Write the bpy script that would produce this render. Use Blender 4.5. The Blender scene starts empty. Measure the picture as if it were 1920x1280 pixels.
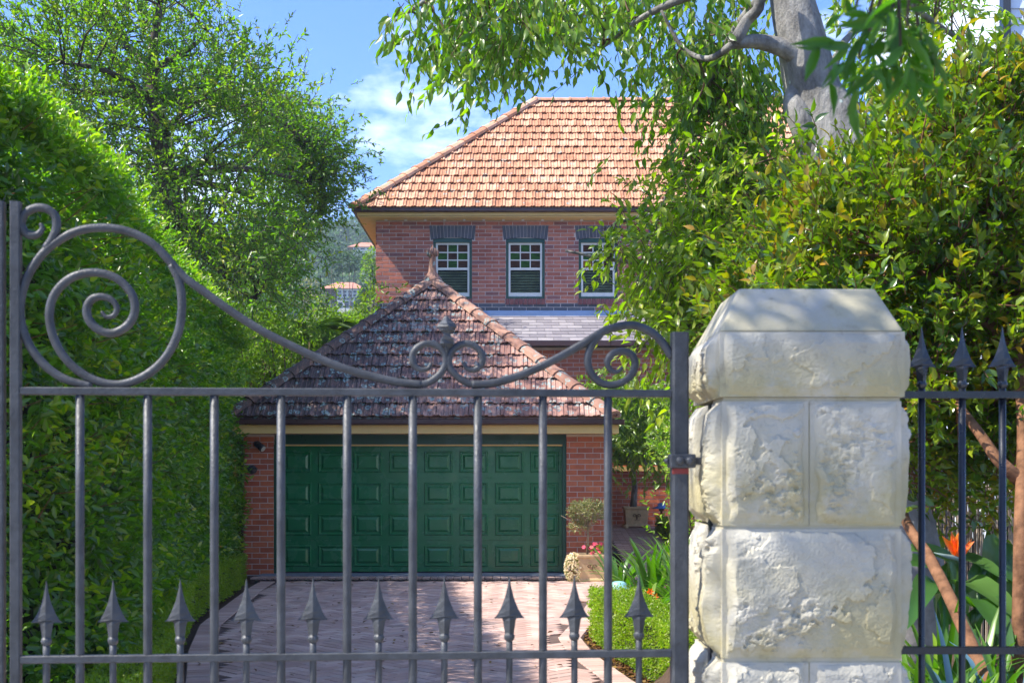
import bpy, math, random
import numpy as np
from mathutils import Vector, Matrix, noise

# ------------------------------------------------------------------ camera, sky, sun, exposure
sc = bpy.context.scene
COL = sc.collection
EYE = 1.65
F = 2400.0                       # focal length in photo pixels (1920 wide)
HY = 880.0                       # eye level in the photo
cam_d = bpy.data.cameras.new('camera')
cam = bpy.data.objects.new('camera', cam_d)
COL.objects.link(cam)
cam.location = (0, 0, EYE)
cam.rotation_euler = (math.radians(90), 0, 0)
cam_d.sensor_width = 36
cam_d.lens = 45
cam_d.shift_y = (HY - 640) / 1920
cam_d.clip_start = 0.05
cam_d.clip_end = 3000
cam_d.dof.use_dof = True
cam_d.dof.focus_distance = 17
cam_d.dof.aperture_fstop = 10
sc.camera = cam

LIGHT = Vector((1.0, 0.27, -1.25)).normalized()      # the way sunlight travels
sun_d = bpy.data.lights.new('sun', 'SUN')
sun_d.energy = 2.35
sun_d.angle = math.radians(0.53)
sun_d.color = (1.0, 0.95, 0.86)
sun = bpy.data.objects.new('sun', sun_d)
COL.objects.link(sun)
sun.rotation_euler = LIGHT.to_track_quat('-Z', 'Y').to_euler()
sun.location = (-20, -5, 30)

world = bpy.data.worlds.new('World')
sc.world = world
world.use_nodes = True
wn, wl = world.node_tree.nodes, world.node_tree.links
wn.clear()
wo = wn.new('ShaderNodeOutputWorld')
bg = wn.new('ShaderNodeBackground')
bg.inputs['Strength'].default_value = 0.15
sky = wn.new('ShaderNodeTexSky')
sky.sky_type = 'NISHITA'
sky.sun_disc = False
sky.sun_elevation = math.asin(-LIGHT.z)
sky.sun_rotation = math.atan2(-LIGHT.x, -LIGHT.y)
sky.altitude = 50
sky.air_density = 1.0
sky.dust_density = 0.4
sky.ozone_density = 2.0
tc = wn.new('ShaderNodeTexCoord')
mp = wn.new('ShaderNodeMapping')
mp.inputs['Location'].default_value = (8.5, 4.5, 0.0)
mp.inputs['Scale'].default_value = (3.2, 3.2, 7.5)
cn = wn.new('ShaderNodeTexNoise')
cn.inputs['Scale'].default_value = 2.1
cn.inputs['Detail'].default_value = 9
cn.inputs['Roughness'].default_value = 0.58
cr = wn.new('ShaderNodeValToRGB')
cr.color_ramp.elements[0].position = 0.53
cr.color_ramp.elements[0].color = (0, 0, 0, 1)
cr.color_ramp.elements[1].position = 0.80
cr.color_ramp.elements[1].color = (0.55, 0.55, 0.55, 1)
cm = wn.new('ShaderNodeMixRGB')
cm.inputs[2].default_value = (6.0, 6.2, 6.5, 1)
hs = wn.new('ShaderNodeHueSaturation')
hs.inputs['Saturation'].default_value = 1.2
wl.new(tc.outputs['Generated'], mp.inputs[0])
wl.new(mp.outputs[0], cn.inputs['Vector'])
wl.new(cn.outputs['Fac'], cr.inputs[0])
wl.new(cr.outputs[0], cm.inputs[0])
wl.new(sky.outputs[0], hs.inputs['Color'])
tint = wn.new('ShaderNodeMixRGB')
tint.blend_type = 'MULTIPLY'
tint.inputs[0].default_value = 1.0
tint.inputs[2].default_value = (0.28, 0.32, 0.45, 1)
wl.new(hs.outputs[0], tint.inputs[1])
wl.new(tint.outputs[0], cm.inputs[1])
wl.new(cm.outputs[0], bg.inputs['Color'])
wl.new(bg.outputs[0], wo.inputs['Surface'])

sc.view_settings.view_transform = 'Standard'
sc.view_settings.look = 'None'
sc.view_settings.gamma = 1
sc.view_settings.use_curve_mapping = False
sc.view_settings.exposure = 2.27
sc.cycles.max_bounces = 8
sc.cycles.transparent_max_bounces = 8
sc.cycles.use_denoising = True

rng = np.random.default_rng(7)
random.seed(11)
PI = math.pi


def P(x, y, d):
    """point d metres down the drive that the photograph shows at pixel x, y"""
    return Vector(((x - 960) * d / F, d, EYE + (HY - y) * d / F))


# ------------------------------------------------------------------ material helpers
MATS = {}


class NT:
    def __init__(self, name):
        self.m = bpy.data.materials.new(name)
        self.m.use_nodes = True
        self.t = self.m.node_tree
        self.t.nodes.clear()
        self.out = self.t.nodes.new('ShaderNodeOutputMaterial')

    def n(self, typ, **kw):
        nd = self.t.nodes.new(typ)
        for k, v in kw.items():
            setattr(nd, k, v)
        return nd

    def l(self, a, b):
        self.t.links.new(a, b)

    def pos(self):
        return self.n('ShaderNodeNewGeometry').outputs['Position']

    def noise(self, scale, detail=4, rough=0.55, vec=None, stretch=None):
        nd = self.n('ShaderNodeTexNoise')
        nd.inputs['Scale'].default_value = scale
        nd.inputs['Detail'].default_value = detail
        nd.inputs['Roughness'].default_value = rough
        v = vec or self.pos()
        if stretch:
            mpn = self.n('ShaderNodeMapping')
            mpn.inputs['Scale'].default_value = stretch
            self.l(v, mpn.inputs[0])
            v = mpn.outputs[0]
        self.l(v, nd.inputs['Vector'])
        return nd.outputs['Fac']

    def ramp(self, fac, stops, interp='LINEAR'):
        nd = self.n('ShaderNodeValToRGB')
        cr_ = nd.color_ramp
        cr_.interpolation = interp
        while len(cr_.elements) < len(stops):
            cr_.elements.new(0.5)
        for e, (p, c) in zip(cr_.elements, stops):
            e.position = p
            e.color = (c, c, c, 1) if isinstance(c, (int, float)) else (*c, 1)
        self.l(fac, nd.inputs[0])
        return nd.outputs[0]

    def mix(self, fac, a, b, mode='MIX'):
        nd = self.n('ShaderNodeMixRGB', blend_type=mode)
        for inp, v in zip(nd.inputs, (fac, a, b)):
            if hasattr(v, 'is_output'):
                self.l(v, inp)
            elif isinstance(v, (int, float)):
                inp.default_value = v if inp.type == 'VALUE' else (v, v, v, 1)
            else:
                inp.default_value = (*v, 1)
        return nd.outputs[0]

    def bump(self, h, strength=0.4, dist=0.01):
        b = self.n('ShaderNodeBump')
        b.inputs['Strength'].default_value = strength
        b.inputs['Distance'].default_value = dist
        self.l(h, b.inputs['Height'])
        return b.outputs[0]

    def finish(self, color, rough=0.6, spec=0.4, metal=0.0, normal=None, coat=0):
        p = self.n('ShaderNodeBsdfPrincipled')
        for key, v in (('Base Color', color), ('Roughness', rough), ('Specular IOR Level', spec), ('Metallic', metal), ('Coat Weight', coat)):
            if hasattr(v, 'is_output'):
                self.l(v, p.inputs[key])
            elif key == 'Base Color':
                p.inputs[key].default_value = (*v, 1)
            else:
                p.inputs[key].default_value = v
        if normal is not None:
            self.l(normal, p.inputs['Normal'])
        self.l(p.outputs[0], self.out.inputs[0])
        return p


def plain(name, col, rough=0.55, spec=0.4, metal=0.0, wear=0.18, wscale=6.0, bump=0.0, bscale=60, coat=0):
    m = NT(name)
    n1 = m.noise(wscale, 5, 0.6)
    f = m.ramp(n1, [(0.3, 1 - wear), (0.7, 1 + wear)])
    c = m.mix(1.0, col, f, 'MULTIPLY')
    nb = m.bump(m.noise(bscale, 3), bump, 0.005) if bump else None
    r = m.ramp(m.noise(wscale * 1.7, 4), [(0.3, max(0.02, rough - 0.1)), (0.7, min(1, rough + 0.12))])
    m.finish(c, r, spec, metal, nb, coat)
    return m.m


def varied(name, stops, rough=0.7, spec=0.35, mottle=0.22, mscale=9.0, bump=0.35, bscale=70.0, dirt=None):
    """colour by the piece's own random number, mottled by noise"""
    m = NT(name)
    at = m.n('ShaderNodeAttribute', attribute_name='rnd')
    c = m.ramp(at.outputs['Fac'], stops)
    c = m.mix(1.0, c, m.ramp(m.noise(mscale, 6, 0.65), [(0.28, 1 - mottle), (0.72, 1 + mottle)]), 'MULTIPLY')
    if dirt:
        dscale, lo, hi, dcol = dirt
        c = m.mix(m.ramp(m.noise(dscale, 6, 0.65), [(lo, 0.0), (hi, 0.9)]), c, dcol)
    m.finish(c, rough, spec, 0, m.bump(m.noise(bscale, 4), bump, 0.004) if bump else None)
    return m.m


def leafmat(name, stops, trans=(0.3, 0.5, 0.03), tfac=0.35, rough=0.42, spec=0.5):
    m = NT(name)
    at = m.n('ShaderNodeAttribute', attribute_name='rnd')
    c = m.ramp(at.outputs['Fac'], stops)
    c = m.mix(1.0, c, m.ramp(m.noise(1.5, 3), [(0.3, (.80, .68, .5)), (0.7, (1.55, 1.28, .95))]), 'MULTIPLY')
    p = m.n('ShaderNodeBsdfPrincipled')
    m.l(c, p.inputs['Base Color'])
    p.inputs['Roughness'].default_value = rough
    p.inputs['Specular IOR Level'].default_value = spec
    tr = m.n('ShaderNodeBsdfTranslucent')
    tcol = m.mix(1.0, m.mix(0.5, c, (0.10, 0.2, 0.02)), tuple(4.5 * v for v in trans), 'MULTIPLY')
    m.l(tcol, tr.inputs['Color'])
    ms = m.n('ShaderNodeMixShader')
    ms.inputs[0].default_value = tfac
    m.l(p.outputs[0], ms.inputs[1])
    m.l(tr.outputs[0], ms.inputs[2])
    m.l(ms.outputs[0], m.out.inputs[0])
    return m.m


# ------------------------------------------------------------------ mesh helpers
class MB:
    def __init__(self):
        self.v, self.f, self.r = [], [], []

    def add(self, vs, fs, rnd=0.5):
        o = len(self.v)
        self.v.extend([tuple(p) for p in vs])
        self.f.extend([tuple(i + o for i in f) for f in fs])
        self.r.extend([rnd] * len(vs))

    def box(self, a, b, rnd=0.5, back=True):
        x0, y0, z0 = a
        x1, y1, z1 = b
        vs = [(x0, y0, z0), (x1, y0, z0), (x1, y1, z0), (x0, y1, z0), (x0, y0, z1), (x1, y0, z1), (x1, y1, z1), (x0, y1, z1)]
        fs = [(0, 1, 5, 4), (1, 2, 6, 5), (3, 0, 4, 7), (4, 5, 6, 7), (3, 2, 1, 0)]
        if back:
            fs.append((2, 3, 7, 6))
        self.add(vs, fs, rnd)

    def loft(self, rings, cap=True, rnd=0.5, closed=True):
        n = len(rings[0])
        vs = [p for r in rings for p in r]
        fs = []
        for i in range(len(rings) - 1):
            for j in range(n if closed else n - 1):
                k = (j + 1) % n
                fs.append((i * n + j, i * n + k, (i + 1) * n + k, (i + 1) * n + j))
        if cap:
            fs.append(tuple(range(n))[::-1])
            fs.append(tuple((len(rings) - 1) * n + j for j in range(n)))
        self.add(vs, fs, rnd)

    def tube(self, pts, rad, n=8, rnd=0.5, flat=None, up=Vector((0, 0, 1)), wob=0.0):
        pts = [Vector(p) for p in pts]
        if not hasattr(rad, '__len__'):
            rad = [rad] * len(pts)
        rings = []
        prev = None
        for i, p in enumerate(pts):
            t = (pts[min(i + 1, len(pts) - 1)] - pts[max(i - 1, 0)]).normalized()
            if prev is None:
                a = t.cross(up)
                if a.length < 1e-3:
                    a = t.cross(Vector((0, 1, 0)))
                a.normalize()
            else:
                a = (prev - t * prev.dot(t)).normalized()
            prev = a
            b = t.cross(a)
            ring = []
            for k in range(n):
                ph = 2 * PI * k / n + (PI / n)
                r = rad[i]
                if wob:
                    r *= 1 + wob * noise.noise(p * 3.1 + Vector((math.cos(ph), math.sin(ph), 0)) * 1.3)
                fa, fb = (flat if flat else (1, 1))
                ring.append(p + a * (math.cos(ph) * r * fa) + b * (math.sin(ph) * r * fb))
            rings.append(ring)
        self.loft(rings, True, rnd)

    def lathe(self, c, prof, n=16, rnd=0.5, axis='Z'):
        c = Vector(c)
        rings = []
        for r, h in prof:
            ring = []
            for k in range(n):
                a = 2 * PI * k / n
                d = (r * math.cos(a), r * math.sin(a), h)
                if axis == 'Y':
                    d = (d[0], d[2], d[1])
                if axis == 'X':
                    d = (d[2], d[0], d[1])
                ring.append(c + Vector(d))
            rings.append(ring)
        self.loft(rings, True, rnd)

    def mesh(self, name, m, smooth=False):
        me = bpy.data.meshes.new(name)
        me.from_pydata(self.v, [], self.f)
        at = me.attributes.new('rnd', 'FLOAT', 'POINT')
        at.data.foreach_set('value', np.array(self.r, dtype=np.float32))
        me.materials.append(m)
        if smooth:
            me.polygons.foreach_set('use_smooth', [True] * len(me.polygons))
        me.update()
        return me

    def build(self, name, m, parent=None, smooth=False, **props):
        return link(name, self.mesh(name, m, smooth), parent, None, **props)


def fixn(o):
    import bmesh
    bm = bmesh.new()
    bm.from_mesh(o.data)
    bmesh.ops.recalc_face_normals(bm, faces=bm.faces)
    bm.to_mesh(o.data)
    bm.free()
    return o


def link(name, me, parent=None, mtx=None, **props):
    o = bpy.data.objects.new(name, me)
    COL.objects.link(o)
    if mtx is not None:
        o.matrix_basis = mtx
    if parent is not None:
        o.parent = parent
        o.matrix_parent_inverse = parent.matrix_basis.inverted()
    for k, v in props.items():
        o[k] = v
    return o


def thing(name, label, cat, loc, group=None):
    o = bpy.data.objects.new(name, None)
    o.empty_display_size = 0.1
    COL.objects.link(o)
    o.location = loc
    o['label'] = label
    o['category'] = cat
    if group:
        o['group'] = group
    return o


def tag(o, label, cat, group=None):
    o['label'] = label
    o['category'] = cat
    if group:
        o['group'] = group
    return o


def catmull(pts, sub=6):
    pts = [Vector(p) for p in pts]
    q = [pts[0] * 2 - pts[1]] + pts + [pts[-1] * 2 - pts[-2]]
    out = []
    for i in range(1, len(q) - 2):
        p0, p1, p2, p3 = q[i - 1:i + 3]
        for k in range(sub):
            t = k / sub
            out.append(0.5 * ((2 * p1) + (p2 - p0) * t + (2 * p0 - 5 * p1 + 4 * p2 - p3) * t * t + (3 * p1 - p0 - 3 * p2 + p3) * t ** 3))
    out.append(pts[-1])
    return out


# ------------------------------------------------------------------ leaf helpers (numpy)
def unit(a):
    return a / np.maximum(np.linalg.norm(a, axis=-1, keepdims=True), 1e-9)


def runit(n):
    return unit(rng.normal(size=(n, 3)))


TPL = {
    # length, side, lift ; faces
    'small': (np.array([[0, 0, 0], [.42, .5, .1], [1, 0, -.06], [.42, -.5, .1]]), [(0, 1, 2), (0, 2, 3)]),
    'oval': (np.array([[0, 0, 0], [.28, .46, .09], [.66, .40, .05], [1, 0, -.08], [.66, -.40, .05], [.28, -.46, .09]]), [(0, 1, 2, 3), (0, 3, 4, 5)]),
    'drip': (np.array([[0, 0, 0], [.25, .42, .1], [.55, .44, .07], [.8, .2, -.02], [1.05, 0, -.16], [.8, -.2, -.02], [.55, -.44, .07], [.25, -.42, .1], [.3, 0, 0.02], [.62, 0, -.02]]),
             [(0, 1, 8), (8, 1, 2, 9), (9, 2, 3, 4), (0, 8, 7), (8, 9, 6, 7), (9, 4, 5, 6)]),
    'round': (np.array([[0, 0, 0], [.2, .4, .07], [.5, .52, .09], [.8, .36, .04], [1, 0, -.05], [.8, -.36, .04], [.5, -.52, .09], [.2, -.4, .07], [.45, 0, -.02]]),
              [(0, 1, 2, 8), (8, 2, 3, 4), (0, 8, 6, 7), (8, 4, 5, 6)]),
}


def leaf_frames(A, N):
    A = unit(A)
    N = unit(N - A * np.sum(A * N, axis=1, keepdims=True) + 1e-6)
    return A, N, np.cross(A, N)


def leaf_mesh(name, Q, W, tpl, m):
    """Q = (pos, axis, normal, length, rnd)"""
    Pn, A, N, L, R = Q
    A, N, S = leaf_frames(A, N)
    T, faces = TPL[tpl]
    n, k = len(Pn), len(T)
    L = np.asarray(L).reshape(-1, 1, 1)
    V = Pn[:, None, :] + L * (A[:, None, :] * T[None, :, 0:1] + S[:, None, :] * (T[None, :, 1:2] * W) + N[:, None, :] * T[None, :, 2:3])
    me = bpy.data.meshes.new(name)
    me.vertices.add(n * k)
    me.vertices.foreach_set('co', V.reshape(-1).astype(np.float32))
    fl = np.concatenate([np.array(f) for f in faces])
    cnt = np.array([len(f) for f in faces])
    loops = (fl[None, :] + (np.arange(n) * k)[:, None]).reshape(-1)
    me.loops.add(len(loops))
    me.loops.foreach_set('vertex_index', loops.astype(np.int32))
    tot = np.tile(cnt, n)
    st = np.concatenate([[0], np.cumsum(tot)[:-1]])
    me.polygons.add(len(tot))
    me.polygons.foreach_set('loop_start', st.astype(np.int32))
    me.polygons.foreach_set('loop_total', tot.astype(np.int32))
    at = me.attributes.new('rnd', 'FLOAT', 'POINT')
    at.data.foreach_set('value', np.repeat(R, k).astype(np.float32))
    me.materials.append(m)
    me.update(calc_edges=True)
    return me


def leaf_stuff(name, Q, W, tpl, m, parent, **props):
    return link(name, leaf_mesh(name, Q, W, tpl, m), parent, None, kind='stuff', **props)


def leaf_parts(Q, W, tpl, m, parent, count, score=None, name='leaf'):
    """the `count` leaves that show largest become parts of their own; returns the rest"""
    Pn, A, N, L, R = Q
    d = np.linalg.norm(Pn - np.array([0, 0, EYE]), axis=1)
    px = 960 + Pn[:, 0] / Pn[:, 1] * F
    py = HY - (Pn[:, 2] - EYE) / Pn[:, 1] * F
    s = L / d
    s = np.where((px > 5) & (px < 1915) & (py > 5) & (py < 1275), s, 0)
    if score is not None:
        s = s * score
    idx = np.argsort(-s)[:count]
    rest = np.ones(len(Pn), bool)
    rest[idx] = False
    A2, N2, S2 = leaf_frames(A, N)
    meshes = []
    z = np.zeros((1, 3))
    for k in range(8):
        meshes.append(leaf_mesh(name, (z, np.array([[1., 0, 0]]), np.array([[0, 0, 1.]]), np.array([1.0]), np.array([(k + .5) / 8])), W, tpl, m))
    for i in idx:
        l = float(L[i])
        M = Matrix(((A2[i, 0] * l, -S2[i, 0] * l, N2[i, 0] * l, Pn[i, 0]), (A2[i, 1] * l, -S2[i, 1] * l, N2[i, 1] * l, Pn[i, 1]),
                    (A2[i, 2] * l, -S2[i, 2] * l, N2[i, 2] * l, Pn[i, 2]), (0, 0, 0, 1)))
        link(name, meshes[int(min(.999, max(0, R[i])) * 8)], parent, M)
    return tuple(q[rest] for q in Q)


def cat(Qs):
    return tuple(np.concatenate(c) for c in zip(*Qs))


def twigs(S, D, Ln, k, leafL, grav=0.2, spread=0.8, jit=0.25, sag=0.0, up=0.8, rlo=0.0, rhi=1.0, lvar=0.3, tip=0.0, tone=0.0, tscale=1.4):
    """k leaves alternately along each twig"""
    n = len(S)
    D = unit(D)
    t = (np.arange(k) + 0.7) / k
    Ln = np.broadcast_to(np.asarray(Ln, float), (n,))
    pos = S[:, None] + D[:, None] * (Ln[:, None] * t[None])[..., None]
    pos[..., 2] -= sag * Ln[:, None] * (t ** 2)[None]
    side = unit(np.cross(D, runit(n)))
    side2 = unit(np.cross(D, side))
    ang = np.arange(k) * 2.4
    sd = side[:, None] * np.cos(ang)[None, :, None] + side2[:, None] * np.sin(ang)[None, :, None]
    A = D[:, None] * (0.55 + 0.5 * t[None, :, None]) + sd * spread + rng.normal(size=(n, k, 3)) * jit
    A[..., 2] -= grav
    N = rng.normal(size=(n, k, 3)) * 0.45
    N[..., 2] += up
    L = leafL * (1 + lvar * rng.uniform(-1, 1, (n, k)))
    R = rng.uniform(rlo, rhi, (n, 1)) * 0.5 + rng.uniform(rlo, rhi, (n, k)) * 0.5 + tip * (t[None] - 0.5)
    if tone:
        R = R + tone * np.array([noise.noise(Vector(p) * tscale) for p in S])[:, None]
    return pos.reshape(-1, 3), A.reshape(-1, 3), N.reshape(-1, 3), L.reshape(-1), np.clip(R.reshape(-1), 0, 1)


def stick_mesh(name, S, E, r0, r1, m, parent, **props):
    """thin three-sided sticks from S to E"""
    n = len(S)
    D = unit(E - S)
    a = unit(np.cross(D, runit(n)))
    b = np.cross(D, a)
    V = np.zeros((n, 6, 3))
    for i in range(3):
        c = a * math.cos(i * 2.0944) + b * math.sin(i * 2.0944)
        V[:, i] = S + c * r0
        V[:, 3 + i] = E + c * r1
    F_ = np.array([[0, 1, 4, 3], [1, 2, 5, 4], [2, 0, 3, 5]])
    me = bpy.data.meshes.new(name)
    me.vertices.add(n * 6)
    me.vertices.foreach_set('co', V.reshape(-1).astype(np.float32))
    lp = (F_[None] + (np.arange(n) * 6)[:, None, None]).reshape(-1)
    me.loops.add(len(lp))
    me.loops.foreach_set('vertex_index', lp.astype(np.int32))
    me.polygons.add(n * 3)
    me.polygons.foreach_set('loop_start', (np.arange(n * 3) * 4).astype(np.int32))
    me.polygons.foreach_set('loop_total', np.full(n * 3, 4, np.int32))
    at = me.attributes.new('rnd', 'FLOAT', 'POINT')
    at.data.foreach_set('value', np.repeat(rng.uniform(0, 1, n), 6).astype(np.float32))
    me.materials.append(m)
    me.update(calc_edges=True)
    return link(name, me, parent, None, **props)


def ball(c, r, n, hollow=0.0):
    u = runit(n) * (hollow + (1 - hollow) * rng.uniform(0, 1, (n, 1)) ** (1 / 3))
    return np.array(c)[None] + u * np.array(r)[None], u


# ------------------------------------------------------------------ materials
M = MATS
M['iron'] = plain('wrought_iron_paint', (0.042, 0.045, 0.049), 0.5, 0.45, 0.0, 0.4, 22, 0.3, 160)
M['iron_fence'] = plain('fence_iron_paint', (0.010, 0.013, 0.019), 0.32, 0.55, 0, 0.2, 14, 0.08, 140)
M['rust'] = plain('red_primer', (0.22, 0.03, 0.02), 0.6)
M['mortar'] = plain('pale_mortar', (0.56, 0.46, 0.42), 0.9, 0.2, 0, 0.12, 8, 0.3, 90)
M['brick'] = varied('house_brick', [(0, (.30, .085, .055)), (.3, (.41, .135, .09)), (.6, (.47, .175, .115)), (.85, (.37, .135, .105)), (1, (.17, .085, .09))], 0.65, 0.3, 0.2, 11)
M['brick2'] = varied('garage_brick', [(0, (.35, .075, .032)), (.4, (.45, .11, .042)), (.75, (.52, .145, .06)), (1, (.32, .08, .042))], 0.5, 0.45, 0.2, 11)
M['dark_brick'] = varied('blue_black_brick', [(0, (.045, .045, .06)), (1, (.085, .085, .105))], 0.45, 0.5, 0.2, 9)
M['sill_brick'] = varied('sill_brick', [(0, (.17, .05, .05)), (1, (.24, .08, .07))], 0.5, 0.4)
M['cream'] = plain('cream_paint', (0.70, 0.47, 0.17), 0.45, 0.4, 0, 0.06, 4)
M['gutter'] = plain('brown_gutter', (0.06, 0.026, 0.024), 0.35, 0.5, 0, 0.1, 4)
M['green_door'] = plain('green_door_enamel', (0.016, 0.145, 0.056), 0.24, 0.5, 0, 0.08, 3)
M['green_trim'] = plain('dark_green_trim', (0.008, 0.06, 0.035), 0.35, 0.5, 0, 0.08, 3)
M['white'] = plain('white_window_paint', (0.74, 0.72, 0.66), 0.4, 0.4, 0, 0.05, 5)
M['slat'] = plain('shutter_slat', (0.30, 0.30, 0.20), 0.45, 0.4, 0, 0.4, 5)
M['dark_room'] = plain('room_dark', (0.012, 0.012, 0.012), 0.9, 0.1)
M['slate'] = varied('roof_slate', [(0, (.20, .18, .19)), (.6, (.26, .235, .245)), (1, (.33, .30, .30))], 0.5, 0.4, 0.12, 7, 0.3, 60)
M['lead'] = plain('blue_flashing', (0.10, 0.17, 0.33), 0.4, 0.5, 0.0, 0.12, 3)
M['apron'] = plain('grey_concrete', (0.17, 0.19, 0.23), 0.8, 0.3, 0, 0.15, 4, 0.2, 60)
M['soil'] = plain('bark_mulch', (0.075, 0.05, 0.035), 0.95, 0.1, 0, 0.5, 18, 0.8, 40)
M['footpath'] = plain('pale_concrete', (0.42, 0.40, 0.36), 0.9, 0.2, 0, 0.15, 2, 0.3, 60)
M['grass_hill'] = plain('hill_grass', (0.06, 0.10, 0.04), 0.9, 0.1, 0, 0.4, .1)
M['asphalt'] = plain('asphalt', (0.05, 0.05, 0.05), 0.9, 0.2, 0, 0.2, 20, 0.4, 90)
M['stone_sill'] = plain('carved_stone', (0.55, 0.38, 0.21), 0.75, 0.25, 0, 0.18, 12, 0.35, 80)
M['emblem'] = plain('relief_stain', (0.17, 0.10, 0.06), 0.8, 0.2, 0, 0.3, 40)
M['lamp_black'] = plain('lamp_black', (0.03, 0.033, 0.038), 0.3, 0.5)
M['lamp_glass'] = plain('lamp_lens', (0.45, 0.46, 0.4), 0.1, 0.6)
M['turquoise'] = plain('verdigris_metal', (0.22, 0.45, 0.45), 0.4, 0.5, 0, 0.2, 10)
M['blue'] = plain('blue_enamel', (0.05, 0.14, 0.36), 0.35, 0.5)
M['weatherboard'] = plain('pale_weatherboard', (0.62, 0.68, 0.76), 0.5, 0.35, 0, 0.05, 3)
M['far_wall'] = plain('far_white_wall', (0.72, 0.68, 0.6), 0.8, 0.2, 0, 0.05, 0.3)
M['far_roof'] = plain('far_tile_roof', (0.46, 0.20, 0.13), 0.8, 0.2, 0, 0.15, 0.6)
M['glass_dark'] = plain('dark_window_glass', (0.02, 0.025, 0.03), 0.05, 0.6, 0, 0.1, 3)
M['rock'] = plain('garden_rock', (0.26, 0.24, 0.22), 0.9, 0.2, 0, 0.4, 9, 0.8, 25)
M['orange'] = leafmat('orange_petal', [(0, (.75, .14, .005)), (1, (.85, .30, .01))], (0.8, .25, .02), .3)
M['pinkp'] = leafmat('pink_petal', [(0, (.55, .02, .10)), (1, (.72, .12, .25))], (0.6, .1, .2), .2)
M['whitep'] = leafmat('white_petal', [(0, (.66, .68, .62)), (1, (.8, .8, .76))], (0.3, .3, .3), .2)
M['bud'] = plain('grey_green_bud', (0.16, 0.22, 0.19), 0.5)
M['reed'] = varied('reed_stick', [(0, (.16, .12, .08)), (.5, (.34, .26, .18)), (1, (.48, .40, .30))], 0.8, 0.2, 0.25, 20, 0.2, 60)
M['wire'] = plain('tie_wire', (0.05, 0.05, 0.05), 0.4, 0.5, 0.6)
M['drain'] = plain('drain_black', (0.02, 0.02, 0.02), 0.5)

M['leaf_hedge'] = leafmat('hedge_leaf', [(0, (.016, .055, .016)), (.4, (.04, .12, .02)), (.7, (.085, .19, .02)), (1, (.26, .34, .02))], (.55, .75, .03), .36, .33, .6)
M['leaf_box'] = leafmat('box_leaf', [(0, (.05, .12, .012)), (.5, (.10, .19, .016)), (1, (.20, .28, .02))], (.55, .7, .03), .38, .42, .45)
M['leaf_tree'] = leafmat('tree_leaf', [(0, (.03, .085, .018)), (.5, (.065, .14, .02)), (.85, (.13, .20, .02)), (1, (.22, .23, .03))], (.6, .75, .03), .42, .38, .55)
M['leaf_weep'] = leafmat('weeping_leaf', [(0, (.035, .09, .014)), (.45, (.10, .185, .02)), (.8, (.20, .28, .03)), (1, (.32, .36, .05))], (.6, .75, .03), .42, .33, .6)
M['leaf_lilly'] = leafmat('shrub_leaf', [(0, (.014, .045, .02)), (.3, (.036, .10, .02)), (.55, (.09, .17, .018)), (.86, (.17, .24, .02)), (1, (.26, .17, .02))], (.65, .65, .03), .32, .25, .65)
M['leaf_pot'] = leafmat('pale_leaf', [(0, (.06, .13, .02)), (.6, (.12, .21, .03)), (1, (.2, .28, .05))], (.5, .6, .06), .35, .36, .55)
M['leaf_bg'] = leafmat('lime_leaf', [(0, (.06, .14, .015)), (.6, (.12, .21, .02)), (1, (.2, .27, .02))], (.5, .6, .03), .35, .45, .4)
M['leaf_topiary'] = leafmat('grey_leaf', [(0, (.12, .15, .08)), (.5, (.22, .25, .15)), (1, (.38, .38, .26))], (.3, .35, .15), .25, .5, .4)
M['leaf_strap'] = leafmat('strap_leaf', [(0, (.03, .10, .02)), (.6, (.06, .16, .02)), (1, (.13, .24, .03))], (.42, .6, .04), .3, .33, .55)
M['leaf_paradise'] = leafmat('paddle_leaf', [(0, (.03, .10, .035)), (1, (.07, .16, .05))], (.4, .6, .05), .28, .3, .55)
M['leaf_blue'] = leafmat('blue_strap_leaf', [(0, (.04, .10, .20)), (1, (.07, .18, .32))], (.2, .35, .5), .2, .35, .5)
M['leaf_hill'] = leafmat('hill_leaf', [(0, (.03, .065, .05)), (.6, (.06, .115, .08)), (1, (.11, .18, .08))], (.3, .45, .15), .2, .6, .2)  # bluish green, distance haze partly put into the leaf colour
M['leaf_palm'] = leafmat('palm_leaf', [(0, (.06, .13, .02)), (1, (.18, .26, .03))], (.5, .6, .05), .3, .4, .5)
M['leaf_near'] = leafmat('near_leaf', [(0, (.018, .065, .01)), (1, (.05, .13, .016))], (.35, .6, .02), .35, .45, .4)
M['leaf_dead'] = leafmat('dead_leaf', [(0, (.05, .025, .012)), (.6, (.14, .07, .03)), (1, (.2, .15, .04))], (.3, .2, .05), .1, .7, .2)
M['twig'] = plain('twig_brown', (0.10, 0.065, 0.04), 0.85, 0.2, 0, 0.3, 20)
M['bark_brown'] = plain('brown_bark', (0.16, 0.078, 0.04), 0.9, 0.15, 0, 0.5, 16, 1.0, 45)
M['bark_dark'] = plain('dark_bark', (0.075, 0.06, 0.05), 0.9, 0.2, 0, 0.4, 10, 0.7, 30)
M['hedge_core'] = plain('hedge_twig_mass', (0.02, 0.026, 0.014), 0.95, 0.1, 0, 0.5, 12, 0.8, 20)


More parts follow.
